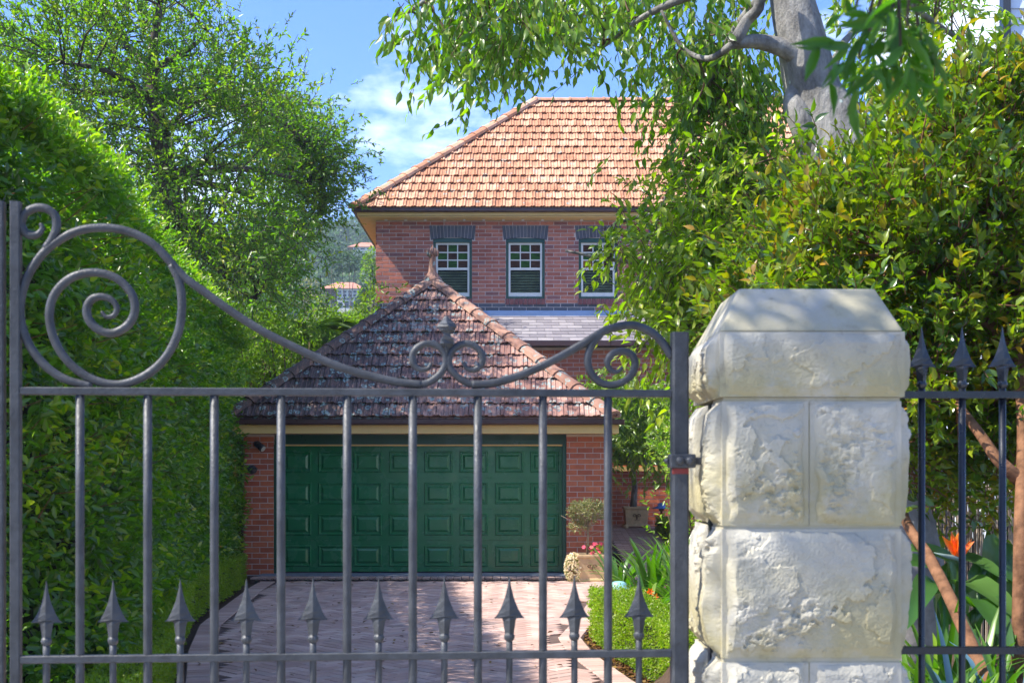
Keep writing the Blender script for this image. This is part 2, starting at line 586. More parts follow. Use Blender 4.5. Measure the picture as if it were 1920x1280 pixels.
def bark_grey():
    m = NT('grey_smooth_bark')
    n1 = m.noise(7, 7, 0.68, stretch=(1, 1, .45))
    c = m.ramp(n1, [(.3, (.06, .055, .05)), (.48, (.19, .18, .16)), (.68, (.36, .345, .31))])
    vo = m.n('ShaderNodeTexVoronoi')
    vo.inputs['Scale'].default_value = 9
    m.l(m.pos(), vo.inputs['Vector'])
    spot = m.ramp(vo.outputs['Distance'], [(.12, 1.0), (.16, 0.0)])
    c = m.mix(m.mix(1, spot, m.ramp(m.noise(3.1, 2), [(.55, 0), (.6, .8)]), 'MULTIPLY'), c, (.36, .44, .38))
    m.finish(c, .8, .25, 0, m.bump(m.noise(16, 7, .7, stretch=(1, 1, .6)), 1.0, .03))
    return m.m


M['bark_grey'] = bark_grey()


def tilemat(name, stops, grime_shade, lich, lich_amt, dark, lean=False):
    m = NT(name)
    at = m.n('ShaderNodeAttribute', attribute_name='rnd')
    c = m.ramp(at.outputs['Fac'], stops)
    c = m.mix(1, c, m.ramp(m.noise(4.0, 5, .65), [(.3, .72), (.7, 1.25)]), 'MULTIPLY')
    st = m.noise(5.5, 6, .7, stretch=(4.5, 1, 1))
    if lean:  # tree shade put into the colour along with weathering, darker to the left
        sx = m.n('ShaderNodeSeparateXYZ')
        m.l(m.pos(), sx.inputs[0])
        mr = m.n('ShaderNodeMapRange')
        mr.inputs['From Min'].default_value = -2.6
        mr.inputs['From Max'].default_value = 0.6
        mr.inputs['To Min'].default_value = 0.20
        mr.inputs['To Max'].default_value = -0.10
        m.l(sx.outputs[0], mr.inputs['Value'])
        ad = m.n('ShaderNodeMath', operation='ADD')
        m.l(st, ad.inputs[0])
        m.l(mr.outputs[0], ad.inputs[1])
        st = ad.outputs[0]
    c = m.mix(m.ramp(st, [(grime_shade, 0), (grime_shade + .16, .85)]), c, dark)
    v = m.n('ShaderNodeTexVoronoi')
    v.inputs['Scale'].default_value = lich
    wob = m.n('ShaderNodeVectorMath', operation='ADD')
    nz = m.n('ShaderNodeTexNoise')
    nz.inputs['Scale'].default_value = 22
    m.l(m.pos(), nz.inputs['Vector'])
    sc_ = m.n('ShaderNodeVectorMath', operation='SCALE')
    sc_.inputs['Scale'].default_value = 0.07
    m.l(nz.outputs['Color'], sc_.inputs[0])
    m.l(m.pos(), wob.inputs[0])
    m.l(sc_.outputs[0], wob.inputs[1])
    m.l(wob.outputs[0], v.inputs['Vector'])
    ring = m.ramp(v.outputs['Distance'], [(.10, .25), (.24, .12), (.29, 1.0), (.38, 1.0), (.43, 0.0)])
    sep = m.n('ShaderNodeSeparateColor')
    m.l(v.outputs['Color'], sep.inputs[0])
    on = m.ramp(sep.outputs[0], [(1 - lich_amt, 0), (1 - lich_amt + .04, 1)])
    fac = m.mix(1, ring, on, 'MULTIPLY')
    c = m.mix(m.mix(1, fac, .75, 'MULTIPLY'), c, (.25, .36, .34))
    sp = m.ramp(m.noise(38, 4, .7), [(.58, 0), (.68, .7)])
    c = m.mix(m.mix(1, sp, lich_amt, 'MULTIPLY'), c, (.36, .36, .34))
    m.finish(c, .92, .12, 0, m.bump(m.noise(60, 4), .35, .004))
    return m.m


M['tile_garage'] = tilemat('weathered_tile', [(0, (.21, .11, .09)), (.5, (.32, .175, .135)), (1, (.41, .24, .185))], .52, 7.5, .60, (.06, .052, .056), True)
M['tile_house'] = tilemat('terracotta_tile', [(0, (.40, .19, .11)), (.5, (.50, .255, .15)), (1, (.58, .34, .22))], .60, 7.0, .10, (.14, .09, .07))


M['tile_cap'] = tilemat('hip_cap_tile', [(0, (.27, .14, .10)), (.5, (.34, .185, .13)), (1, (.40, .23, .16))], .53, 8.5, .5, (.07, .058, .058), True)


def pavermat():
    m = NT('drive_paver')
    at = m.n('ShaderNodeAttribute', attribute_name='rnd')
    c = m.ramp(at.outputs['Fac'], [(0, (.37, .235, .19)), (.5, (.45, .30, .25)), (.9, (.52, .37, .31)), (1, (.33, .235, .20))])
    c = m.mix(1, c, m.ramp(m.noise(1.2, 6, .65), [(.3, .8), (.7, 1.15)]), 'MULTIPLY')
    m.finish(c, .8, .3, 0, m.bump(m.noise(50, 4), .4, .004))
    return m.m


M['paver'] = pavermat()
M['joint'] = plain('paver_joint', (0.11, 0.075, 0.065), 0.95, 0.1, 0, 0.3, 10)


def stonemat():
    m = NT('pale_sandstone')
    n1 = m.noise(5, 6, .6)
    c = m.ramp(n1, [(.25, (.33, .305, .25)), (.5, (.43, .405, .335)), (.8, (.51, .48, .41))])
    at = m.n('ShaderNodeAttribute', attribute_name='rnd')      # how far down the block face: seepage stain low on each block
    stn = m.mix(1, m.ramp(at.outputs['Fac'], [(.25, 1), (.85, .15)]), m.ramp(m.noise(6.5, 5, .65), [(.32, .0), (.54, .9)]), 'MULTIPLY')
    c = m.mix(stn, c, (.37, .32, .17))
    crk = m.ramp(m.noise(26, 8, .75), [(.58, 0), (.72, .6)])
    c = m.mix(crk, c, (.19, .17, .13))
    m.finish(c, .88, .2, 0, m.bump(m.noise(90, 9, .75), .5, .005))
    return m.m


M['stone'] = stonemat()


def stained(name, col):
    m = NT(name)
    w = m.noise(9, 3, .5, stretch=(1, 1, 7))
    c = m.mix(1, col, m.ramp(w, [(.35, .5), (.65, 1.7)]), 'MULTIPLY')
    m.finish(c, .3, .10, 0, m.bump(w, .25, .01))
    return m.m


M['pane_green'] = stained('green_stained_glass', (.02, .075, .01))
M['pane_brown'] = stained('brown_stained_glass', (.055, .022, .012))
M['pane_amber'] = stained('amber_stained_glass', (.20, .09, .01))


def clearglass():
    m = NT('clear_pane')
    fr = m.n('ShaderNodeFresnel')
    fr.inputs['IOR'].default_value = 1.18
    g = m.n('ShaderNodeBsdfGlossy')
    g.inputs['Roughness'].default_value = 0.02
    g.inputs['Color'].default_value = (.9, .95, .9, 1)
    t = m.n('ShaderNodeBsdfTransparent')
    t.inputs['Color'].default_value = (.80, .84, .78, 1)
    s = m.n('ShaderNodeMixShader')
    m.l(fr.outputs[0], s.inputs[0])
    m.l(t.outputs[0], s.inputs[1])
    m.l(g.outputs[0], s.inputs[2])
    m.l(s.outputs[0], m.out.inputs[0])
    return m.m


M['clear'] = clearglass()

# ================================================================== GROUND
mb = MB()
mb.add([(-900, -60, -.06), (900, -60, -.06), (900, 1200, -.06), (-900, 1200, -.06)], [(0, 1, 2, 3)])
mb.build('ground', M['soil'], kind='structure')

mb = MB()
mb.add([(-40, -3.2, -.03), (40, -3.2, -.03), (40, 2.7, -.03), (-40, 2.7, -.03)], [(0, 1, 2, 3)])
mb.add([(-3.4, 2.7, -.03), (.9, 2.7, -.03), (.9, 3.3, -.03), (-3.4, 3.3, -.03)], [(0, 1, 2, 3)])
mb.build('footpath', M['footpath'], kind='structure')  # unseen paving, added pale to bounce sunlight onto gate and pillar
mb = MB()
mb.add([(-60, -12, -.045), (60, -12, -.045), (60, -3.2, -.045), (-60, -3.2, -.045)], [(0, 1, 2, 3)])
mb.build('road', M['asphalt'], kind='structure')

LEFT_EDGE = [(-1.75, 3.3), (-1.9, 5), (-2.2, 8), (-2.56, 10), (-2.97, 11.7), (-3.35, 13.7), (-3.5, 15.5), (-3.7, 18), (-3.75, 19.1)]
RIGHT_EDGE = [(0.75, 3.3), (1.45, 5), (1.5, 7), (1.22, 8.5), (.95, 10.1), (.75, 11.5), (.69, 12.6), (.80, 13.3), (1.0, 14.5), (1.25, 16.5), (1.7, 17.9), (1.75, 19.1)]


def edge_x(edge, y):
    for (xa, ya), (xb, yb) in zip(edge, edge[1:]):
        if ya <= y <= yb:
            return xa + (xb - xa) * (y - ya) / (yb - ya)
    return edge[0][0] if y < edge[0][1] else edge[-1][0]


mb = MB()
ys = np.arange(3.3, 19.11, .2)
for ya, yb in zip(ys[:-1], ys[1:]):
    mb.add([(edge_x(LEFT_EDGE, ya), ya, -.012), (edge_x(RIGHT_EDGE, ya), ya, -.012), (edge_x(RIGHT_EDGE, yb), yb, -.012), (edge_x(LEFT_EDGE, yb), yb, -.012)], [(0, 1, 2, 3)])
driveway = mb.build('driveway', M['joint'], kind='structure')

# herringbone pavers at 45 degrees, plus a border course along both edges
PL, PW, G = .230, .115, .010


def paver_box(w, l, h=.05, rnd=.5):
    b = MB()
    c = .004
    x, y = w / 2 - G / 2, l / 2 - G / 2
    lo = [(-x, -y, -h), (x, -y, -h), (x, y, -h), (-x, y, -h)]
    md = [(-x, -y, -c), (x, -y, -c), (x, y, -c), (-x, y, -c)]
    hi = [(-x + c, -y + c, 0), (x - c, -y + c, 0), (x - c, y - c, 0), (-x + c, y - c, 0)]
    b.add(lo + md + hi, [(0, 1, 5, 4), (1, 2, 6, 5), (2, 3, 7, 6), (3, 0, 4, 7), (4, 5, 9, 8), (5, 6, 10, 9), (6, 7, 11, 10), (7, 4, 8, 11), (8, 9, 10, 11)], rnd)
    return b


pav = []
c45 = math.sqrt(.5)
U = PW
for i in range(-170, 170):
    for j in range(-170, 170):
        k = (i - j) % 4
        # herringbone cell: k==0 horizontal brick start, k==2 vertical brick start
        if k == 0:
            u, v, rot = (i + 1) * U, (j + .5) * U, 0
        elif k == 3:
            u, v, rot = (i + .5) * U, (j + 1) * U, 1
        else:
            continue
        x, y = (u - v) * c45 - .6, (u + v) * c45 + 11
        if 3.4 < y < 18.95 and edge_x(LEFT_EDGE, y) + .30 < x < edge_x(RIGHT_EDGE, y) - .30:
            pav.append((x, y, PI / 4 + (PI / 2 if rot == 0 else 0)))
for edge, sgn in ((LEFT_EDGE, 1), (RIGHT_EDGE, -1)):
    y = 3.4
    while y < 18.95:
        xa, xb = edge_x(edge, y - .05), edge_x(edge, y + .05)
        a = math.atan2(-(xb - xa), .1)
        pav.append((edge_x(edge, y) + sgn * .125, y, a + PI / 2))
        y += .1175 * math.cos(a)
pav_meshes = [paver_box(PW, PL, .05, (k + .5) / 10).mesh('paver', M['paver']) for k in range(10)]


def in_view(x, y, z):
    px, py = 960 + x / y * F, HY - (z - EYE) / y * F
    return -10 < px < 1930 and -10 < py < 1290


pav.sort(key=lambda q: (0 if in_view(q[0], q[1] - .1, 0) else 1, q[1]))
rest = MB()
for n, (x, y, a) in enumerate(pav):
    dz = random.uniform(-.002, .002)
    if n < 300:
        link('paver', random.choice(pav_meshes), driveway, Matrix.Translation((x, y, dz)) @ Matrix.Rotation(a, 4, 'Z'))
    else:
        b = paver_box(PW, PL, .05, random.random())
        R = Matrix.Translation((x, y, dz)) @ Matrix.Rotation(a, 4, 'Z')
        rest.add([R @ Vector(p) for p in b.v], b.f, b.r[0])
rest.build('far_pavers', M['paver'], driveway, kind='stuff')

# threshold: drain slot, soldier course and concrete apron
mb = MB()
mb.box((-3.85, 19.13, -.08), (1.75, 19.26, -.006))
drain = mb.build('drain_channel', M['drain'], kind='structure')
mb = MB()
x = -3.8
while x < 1.7:
    mb.box((x, 19.14, -.005), (x + .035, 19.25, .004))
    x += .07
mb.build('drain_grate', M['gutter'], drain, kind='stuff')
mb = MB()
mb.box((-3.95, 19.27, -.08), (1.8, 19.56, .0))
step = mb.build('threshold_step', M['joint'], kind='structure')
x = -3.95
sm = [MB() for _ in range(6)]
for k, b in enumerate(sm):
    b.box((-.053, -.14, -.03), (.053, .14, .022), (k + .5) / 6)
sm = [b.mesh('paver', M['paver']) for b in sm]
while x < 1.75:
    link('paver', random.choice(sm), step, Matrix.Translation((x + .06, 19.42, random.uniform(-.002, .002))) @ Matrix.Rotation(random.uniform(-.02, .02), 4, 'Z'))
    x += .118
mb = MB()
mb.box((-3.9, 19.57, -.08), (.95, 20.2, .03))
mb.build('concrete_apron', M['apron'], kind='structure')

# paved ramp that climbs past the garage to the porch
mb = MB()
mb.add([(1.8, 19.1, -.01), (4.6, 19.1, -.01), (4.6, 25.0, .5), (1.8, 25.0, .5), (4.6, 26.0, .5), (1.8, 26.0, .5)], [(0, 1, 2, 3), (3, 2, 4, 5)])
ramp = mb.build('ramp', M['joint'], kind='structure')
mb = MB()
sl = math.atan2(.51, 5.9)
y = 19.2
r_ = 0
while y < 25.9:
    x = 1.85 - (.12 if r_ % 2 else 0)
    z = -.01 + min(1, (y + .05 - 19.1) / 5.9) * .51
    while x < 4.5:
        mb.box((max(x, 1.82), y, z - .03), (x + .23, y + .108, z + .006), random.random())
        x += .24
    y += .117
    r_ += 1
mb.build('ramp_paving', M['paver'], ramp, kind='stuff')

# ================================================================== BRICKWORK HELPERS
BRICK_MESH = {}


def brick_mesh(l, h, m, key):
    k = (round(l, 3), round(h, 3), key, random.randrange(8))
    if k not in BRICK_MESH:
        b = MB()
        c = .003
        x, z = l / 2, h / 2
        b.add([(-x, 0.004, -z), (x, .004, -z), (x, .004, z), (-x, .004, z), (-x + c, 0, -z + c), (x - c, 0, -z + c), (x - c, 0, z - c), (-x + c, 0, z - c), (-x, .04, -z), (x, .04, -z), (x, .04, z), (-x, .04, z)],
              [(4, 5, 6, 7), (0, 1, 5, 4), (1, 2, 6, 5), (2, 3, 7, 6), (3, 0, 4, 7), (8, 9, 1, 0), (9, 10, 2, 1), (10, 11, 3, 2), (11, 8, 0, 3)], (k[3] + .5) / 8)
        BRICK_MESH[k] = b.mesh('brick', m)
    return BRICK_MESH[k]


def lay(x0, x1, z0, z1, L, H, J, holes=(), shift=0.0):
    """running bond rectangles (xa, xb, za, zb) with the openings cut out"""
    out = []
    row = 0
    z = z0
    while z + H * .6 < z1:
        zb = min(z + H, z1) - J
        off = (L / 2 if row % 2 else 0) + shift
        x = x0 - off
        while x < x1:
            a, b = max(x, x0), min(x + L - J, x1)
            segs = [(a, b)]
            for hx0, hx1, hz0, hz1 in holes:
                if z + H / 2 > hz0 and z + H / 2 < hz1:
                    ns = []
                    for s, e in segs:
                        if e <= hx0 or s >= hx1:
                            ns.append((s, e))
                        else:
                            if s < hx0 - .02:
                                ns.append((s, hx0 - .002))
                            if e > hx1 + .02:
                                ns.append((hx1 + .002, e))
                    segs = ns
            out += [(s, e, z, zb) for s, e in segs if e - s > .03]
            x += L
        z += H
        row += 1
    return out


def wall_with_holes(mb, x0, x1, z0, z1, y0, y1, holes):
    xs = sorted({x0, x1, *[h[0] for h in holes], *[h[1] for h in holes]})
    zs = sorted({z0, z1, *[h[2] for h in holes], *[h[3] for h in holes]})
    for xa, xb in zip(xs, xs[1:]):
        for za, zb in zip(zs, zs[1:]):
            cx, cz = (xa + xb) / 2, (za + zb) / 2
            if not any(h[0] < cx < h[1] and h[2] < cz < h[3] for h in holes):
                mb.box((xa, y0, za), (xb, y1, zb))


# roof tile, w wide and g + lap long, in slope coordinates (x across, y up the slope, z out)
PROF = [(0, .010), (.05, .030), (.20, .032), (.27, .009), (.44, .008), (.50, .019), (.56, .008), (.74, .008), (.80, .026), (.92, .028), (.99, .012)]


def tile_verts(w, g, clip=None, x0=0.0, s0=0.0):
    vs = []
    T = len(PROF)
    for (v, dz) in ((0, .030), (g + .05, -.010)):
        for (px, h) in PROF:
            vs.append([px * w, v, h + dz])
    for (px, h) in PROF:
        vs.append([px * w, .012, h + .004])
    if clip:
        for p in vs:
            lo, hi = clip(s0 + p[1])
            p[0] = min(max(p[0] + x0, lo), hi) - x0
    fs = []
    for i in range(T - 1):
        fs.append((i, i + 1, T + i + 1, T + i))
        fs.append((2 * T + i, 2 * T + i + 1, i + 1, i))
    return vs, fs


def tiled_slope(parent, O, ux, pitch, hw, slope, rows, w, m, budget, score):
    """hipped slope: O eave centre, ux along the eave; hips at 45 degrees in plan. budget tiles become parts"""
    ux = Vector(ux)
    inw = Vector((-ux.y, ux.x, 0))
    v = inw * math.cos(pitch) + Vector((0, 0, math.sin(pitch)))
    n = ux.cross(v)
    B = Matrix(((ux.x, v.x, n.x, 0), (ux.y, v.y, n.y, 0), (ux.z, v.z, n.z, 0), (0, 0, 0, 1)))
    g = slope / rows

    def clip(s):
        h = max(.0, hw - s * math.cos(pitch)) + .03
        return -h, h
    tiles = []
    for r in range(rows):
        s0 = r * g
        h0 = clip(s0)[1]
        x = -h0 - random.uniform(0, w) - (w / 2 if r % 2 else 0)
        while x < h0:
            if x + w > -h0:
                full = abs(x) < clip(s0 + g + .05)[1] and abs(x + w) < clip(s0 + g + .05)[1]
                tiles.append((x, s0, full))
            x += w
    shared = []
    for k in range(8):
        b = MB()
        vs, fs = tile_verts(w, g)
        b.add(vs, fs, (k + .5) / 8)
        shared.append(b.mesh('tile', m))
    ranked = sorted(tiles, key=lambda t: -score(Vector(O) + ux * (t[0] + w / 2) + v * t[1]))
    rest = MB()
    for i, (x, s0, full) in enumerate(ranked):
        jit = Matrix.Rotation(random.uniform(-.012, .012), 4, 'Z') @ Matrix.Rotation(random.uniform(-.01, .012), 4, 'X')
        T = Matrix.Translation(Vector(O) + ux * x + v * s0 + n * .02) @ B @ jit
        if i < budget and score(Vector(O) + ux * (x + w / 2) + v * s0) > 0:
            if full:
                link('tile', random.choice(shared), parent, T)
            else:
                b = MB()
                vs, fs = tile_verts(w, g, clip, x, s0)
                b.add(vs, fs, random.random())
                link('tile', b.mesh('tile', m), parent, T)
        else:
            vs, fs = tile_verts(w, g, None if full else clip, x, s0)
            rest.add([T @ Vector(p) for p in vs], fs, random.random())
    if rest.v:
        rest.build('tile_field', m, parent, kind='stuff')


def cap_line(parent, A, Bp, m, seg=.40, r=.13, name='ridge_cap', rnd=None, side=Vector((0, 0, 1))):
    A, Bp = Vector(A), Vector(Bp)
    L = (Bp - A).length
    n = max(1, round(L / seg))
    d = (Bp - A).normalized()
    a = d.cross(Vector((0, 0, 1))).normalized()
    u = a.cross(d)
    R = Matrix(((a.x, d.x, u.x, 0), (a.y, d.y, u.y, 0), (a.z, d.z, u.z, 0), (0, 0, 0, 1)))
    l = L / n
    meshes = []
    for k in range(4):
        b = MB()
        rings = []
        for (yy, rr) in ((0, r * 1.12), (.05, r * 1.12), (.051, r), (l + .03, r * .93)):
            rings.append([(rr * math.cos(t), yy, rr * .72 * math.sin(t) - .03) for t in [PI * q / 6 for q in range(7)]])
        b.loft(rings, False, (k + .5) / 4, closed=False)
        q = len(rings[0])
        b.add([(p[0], p[1], p[2]) for p in rings[0]] + [(0, 0, -.05)], [(i, i + 1, q) for i in range(q - 1)], (k + .5) / 4)
        meshes.append(b.mesh(name, m))
    for i in range(n):
        link(name, random.choice(meshes), parent, Matrix.Translation(A + d * (l * i)) @ R @ Matrix.Rotation(random.uniform(-.03, .03), 4, 'Y'))


def vis_score(p):
    """how large a piece at p shows; nothing outside the frame"""
    return 1 / p.y if in_view(p.x, p.y, p.z) else 0.0


# ================================================================== GARAGE
GD = 20.0
g = thing('garage', 'red brick double garage with lichen-covered hipped tile roof and green panel door', 'garage', (-1.4, GD, 0))
wall = MB()
gh = [(-3.725, .85, 0, 2.2)]
wall_with_holes(wall, -4.18, 1.56, 0, 2.203, GD + .006, GD + .25, gh)
wall.box((-4.18, GD + .252, 0), (-3.95, 25.6, 2.203))
wall.box((1.33, GD + .252, 0), (1.56, 25.6, 2.203))
wall.box((-3.948, 25.35, 0), (1.328, 25.6, 2.203))
gw = wall.build('wall', M['mortar'], g)
GH = .0865
for (a, b, za, zb) in lay(-4.18, -3.725, .01, 2.2, .245, GH, .011) + lay(.85, 1.56, .01, 2.2, .245, GH, .011, shift=.07):
    link('brick', brick_mesh(b - a, zb - za, M['brick2'], 'g'), gw, Matrix.Translation(((a + b) / 2, GD + random.uniform(-.002, .001), (za + zb) / 2)))
mb = MB()
for y0 in np.arange(GD + .26, 25.5, .24):
    for r in range(25):
        yy = y0 + (.12 if r % 2 else 0)
        for sx in (-1, 1):
            xx = -4.18 if sx < 0 else 1.56
            mb.box((xx - .004 if sx < 0 else xx - .03, yy, .01 + r * GH), (xx + .03 if sx < 0 else xx + .004, yy + .229, .01 + r * GH + GH - .011), random.random())
mb.build('side_bricks', M['brick2'], gw, kind='stuff')
# return wall and downpipe left of the pier
mb = MB()
mb.box((-5.4, GD + .35, 0), (-4.2, GD + .6, 2.2))
rw = mb.build('side_wall', M['mortar'], g)
for (a, b, za, zb) in lay(-5.0, -4.2, .01, 2.2, .245, GH, .011):
    link('brick', brick_mesh(b - a, zb - za, M['brick2'], 'g'), rw, Matrix.Translation(((a + b) / 2, GD + .345, (za + zb) / 2)))
mb = MB()
mb.tube([(-4.27, GD + .1, .02), (-4.27, GD + .1, 2.2), (-4.27, GD - .25, 2.3)], .055, 10)
mb.build('downpipe', M['gutter'], g, True)
# eaves
mb = MB()
mb.box((-4.30, 19.66, 2.206), (1.64, 19.70, 2.334))
mb.box((-4.30, 19.645, 2.206), (1.64, 19.659, 2.230))
mb.build('fascia', M['cream'], g)
mb = MB()
mb.box((-4.30, 19.702, 2.206), (1.64, GD + .3, 2.222))
mb.build('soffit', M['cream'], g)
mb = MB()
prof = [(0, .08), (0, .015), (.03, 0), (.085, 0), (.10, .02), (.10, .08)]
rings = [[(xx, 19.655 - q[0], 2.336 + q[1] + .002) for q in prof] for xx in (-4.45, 1.72)]
mb.loft(rings, True)
mb.build('gutter', M['gutter'], g)
# roof
gp = math.atan2(2.52, 2.97)
Oe = Vector((-1.40, 19.56, 2.425))
HWg = 2.97
apex = Vector((Oe.x, Oe.y + HWg, Oe.z + HWg * math.tan(gp)))
mb = MB()
c4 = [Oe + Vector((-HWg, 0, -.0)), Oe + Vector((HWg, 0, 0)), Oe + Vector((HWg, 2 * HWg, 0)), Oe + Vector((-HWg, 2 * HWg, 0))]
mb.add(c4 + [apex], [(0, 1, 4), (1, 2, 4), (2, 3, 4), (3, 0, 4), (3, 2, 1, 0)])
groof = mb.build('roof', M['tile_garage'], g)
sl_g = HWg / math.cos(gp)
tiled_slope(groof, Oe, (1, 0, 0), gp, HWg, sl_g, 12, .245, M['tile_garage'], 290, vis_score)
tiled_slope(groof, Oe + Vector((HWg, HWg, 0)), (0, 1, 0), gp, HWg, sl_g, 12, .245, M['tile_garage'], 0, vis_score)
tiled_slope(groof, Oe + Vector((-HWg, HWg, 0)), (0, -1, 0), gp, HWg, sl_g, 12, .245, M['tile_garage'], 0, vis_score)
up = Vector((0, 0, .05))
for cnr in c4:
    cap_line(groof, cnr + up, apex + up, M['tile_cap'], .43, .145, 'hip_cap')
# terracotta finial
mb = MB()
mb.lathe(apex + Vector((0, 0, .02)), [(.19, -.06), (.17, .04), (.11, .10), (.07, .16), (.06, .30), (.055, .42), (.068, .44), (.068, .46), (.04, .47)], 10)
fin = mb.build('finial', M['tile_cap'], groof, True)
mb = MB()
for k in range(7):
    a = 2 * PI * k / 7
    d = Vector((math.cos(a), math.sin(a), 0))
    b = apex + Vector((0, 0, .46))
    mb.tube([b + d * .03, b + d * .08 + Vector((0, 0, .03)), b + d * .095 + Vector((0, 0, .08)), b + d * .07 + Vector((0, 0, .14))], [.03, .035, .024, .004], 6)
mb.tube([apex + Vector((0, 0, .45)), apex + Vector((0, 0, .56)), apex + Vector((.01, 0, .66))], [.05, .035, .006], 6)
mb.build('finial_crown', M['tile_cap'], groof, True)
# door
mb = MB()
mb.box((-3.724, GD + .10, 2.12), (.849, GD + .25, 2.199))
mb.box((-3.724, GD + .06, 2.045), (.849, GD + .249, 2.119))
mb.box((-3.724, GD + .02, .03), (-3.66, GD + .249, 2.044))
mb.box((.79, GD + .02, .03), (.849, GD + .249, 2.044))
mb.build('door_frame', M['green_trim'], g)
mb = MB()
mb.box((-3.724, GD + .035, 2.02), (.849, GD + .059, 2.043))
mb.build('door_bead', M['cream'], g)
door = MB()
dh = 1.965 / 4
for r in range(4):
    z0 = .05 + r * dh
    door.box((-3.658, GD + .13, z0 + .003), (.788, GD + .17, z0 + dh - .003))
door.box((-3.656, GD + .155, .045), (.786, GD + .2, 2.02))
gdoor = door.build('garage_door', M['green_door'], g)
pw, ph = .445, .335
levels = [(0, 0), (.012, .016), (.022, .016), (.036, .001), (.055, .001), (.085, .022)]
mb = MB()
rings = []
for ins, h in levels:
    a, b = pw / 2 - ins, ph / 2 - ins
    rings.append([(-a, -h, -b), (a, -h, -b), (a, -h, b), (-a, -h, b)])
vs = [p for r in rings for p in r]
fs = []
for i in range(len(rings) - 1):
    for j in range(4):
        k = (j + 1) % 4
        fs.append((i * 4 + j, i * 4 + k, i * 4 + 4 + k, i * 4 + 4 + j))
fs.append(tuple(len(vs) - 4 + j for j in range(4)))
mb.add(vs, fs)
pm = mb.mesh('panel', M['green_door'])
step_x = 4.446 / 8
for r in range(4):
    for c in range(8):
        link('panel', pm, gdoor, Matrix.Translation((-3.658 + step_x * (c + .5), GD + .1295, .05 + dh * (r + .5))))
# wall lamps on the left pier
lp = P(487, 832, GD)
mb = MB()
mb.lathe(lp + Vector((-.05, -.0, .0)), [(.045, 0), (.045, -.02), (.02, -.03), (.018, -.07)], 14, axis='Y')
a0 = lp + Vector((-.05, -.07, .02))
a1 = a0 + Vector((.13, -.06, -.10))
mb.tube([a0, a0.lerp(a1, .15), a0.lerp(a1, .9), a1], [.03, .052, .058, .058], 14)
wl_ = mb.build('spot_lamp', M['lamp_black'], g, True)
mb = MB()
mb.tube([a1 - (a1 - a0).normalized() * .005, a1 + (a1 - a0).normalized() * .004], .046, 14)
mb.build('lens', M['lamp_glass'], wl_)
lp = P(473, 880, GD)
mb = MB()
mb.lathe(lp, [(.075, 0), (.075, -.03), (.065, -.06), (.03, -.085), (.005, -.09)], 14, axis='Y')
mb.box((lp.x - .085, lp.y - .10, lp.z + .0), (lp.x + .085, lp.y, lp.z + .03))
mb.build('hooded_lamp', M['lamp_black'], g, False)

# ================================================================== HOUSE
HD = 28.2
h = thing('brick_house', 'two storey red brick house with terracotta tile roof behind the garage', 'house', (2, HD, 0))
hz0, hz1 = 5.0, 7.13
WIN = []
for px0, px1 in ((812, 885), (948.5, 1021.5), (1085, 1158), (1222, 1295)):
    xa, xb = (px0 - 960) * HD / F, (px1 - 960) * HD / F
    WIN.append((xa, xb, EYE + (HY - 560) * HD / F, EYE + (HY - 446) * HD / F))
XL, XR = -3.0, 10.0
wall = MB()
wall_with_holes(wall, XL, XR, hz0, hz1, HD + .006, HD + .25, WIN)
wall.box((XL, HD + .252, hz0), (XL + .24, HD + 7.2, hz1))
wall.box((XR - .24, HD + .252, hz0), (XR, HD + 7.2, hz1))
wall.box((XL + .242, HD + 6.96, hz0), (XR - .242, HD + 7.2, hz1))
wall.box((XL + .245, HD + .9, hz0 + .01), (XR - .245, HD + .95, hz1 - .01))
hw = wall.build('upper_wall', M['mortar'], h)
CH = .0858
holes = []
arch = []
for (xa, xb, za, zb) in WIN:
    holes.append((xa - .07, xb + .07, zb - .06, zb + .29))
    holes.append((xa, xb, za - .005, zb))
    holes.append((xa - .02, xb + .02, za - .13, za))
allb = lay(XL, XR, 5.145, 7.12, .302, CH, .0135, holes)
sc_b = lambda q: (1 if q[0] < 2.05 else 0, q[2] > 5.1, -abs((q[0] + q[1]) / 2 + .5))
allb.sort(key=sc_b, reverse=True)
# dark band courses under the windows, then the rest
rest = MB()
nb = 0
for (a, b, za, zb) in allb:
    dark = za < 5.145 + CH * 1.7
    mm = M['dark_brick'] if dark else M['brick']
    if nb < 270 and a < 2.05:
        link('brick', brick_mesh(b - a, zb - za, mm, 'd' if dark else 'h'), hw, Matrix.Translation(((a + b) / 2, HD + random.uniform(-.002, .001), (za + zb) / 2)))
        nb += 1
    else:
        rest.box((a, HD, za), (b, HD + .03, zb), random.random())
rest.build('brick_field', M['brick'], hw, kind='stuff')
mb = MB()
for r in range(24):
    for k in range(24):
        y0 = HD + .3 * k + (.15 if r % 2 else 0)
        mb.box((XL - .004, y0, 5.02 + r * CH), (XL + .03, y0 + .288, 5.02 + r * CH + CH - .0135), random.random())
mb.build('side_bricks', M['brick'], hw, kind='stuff')
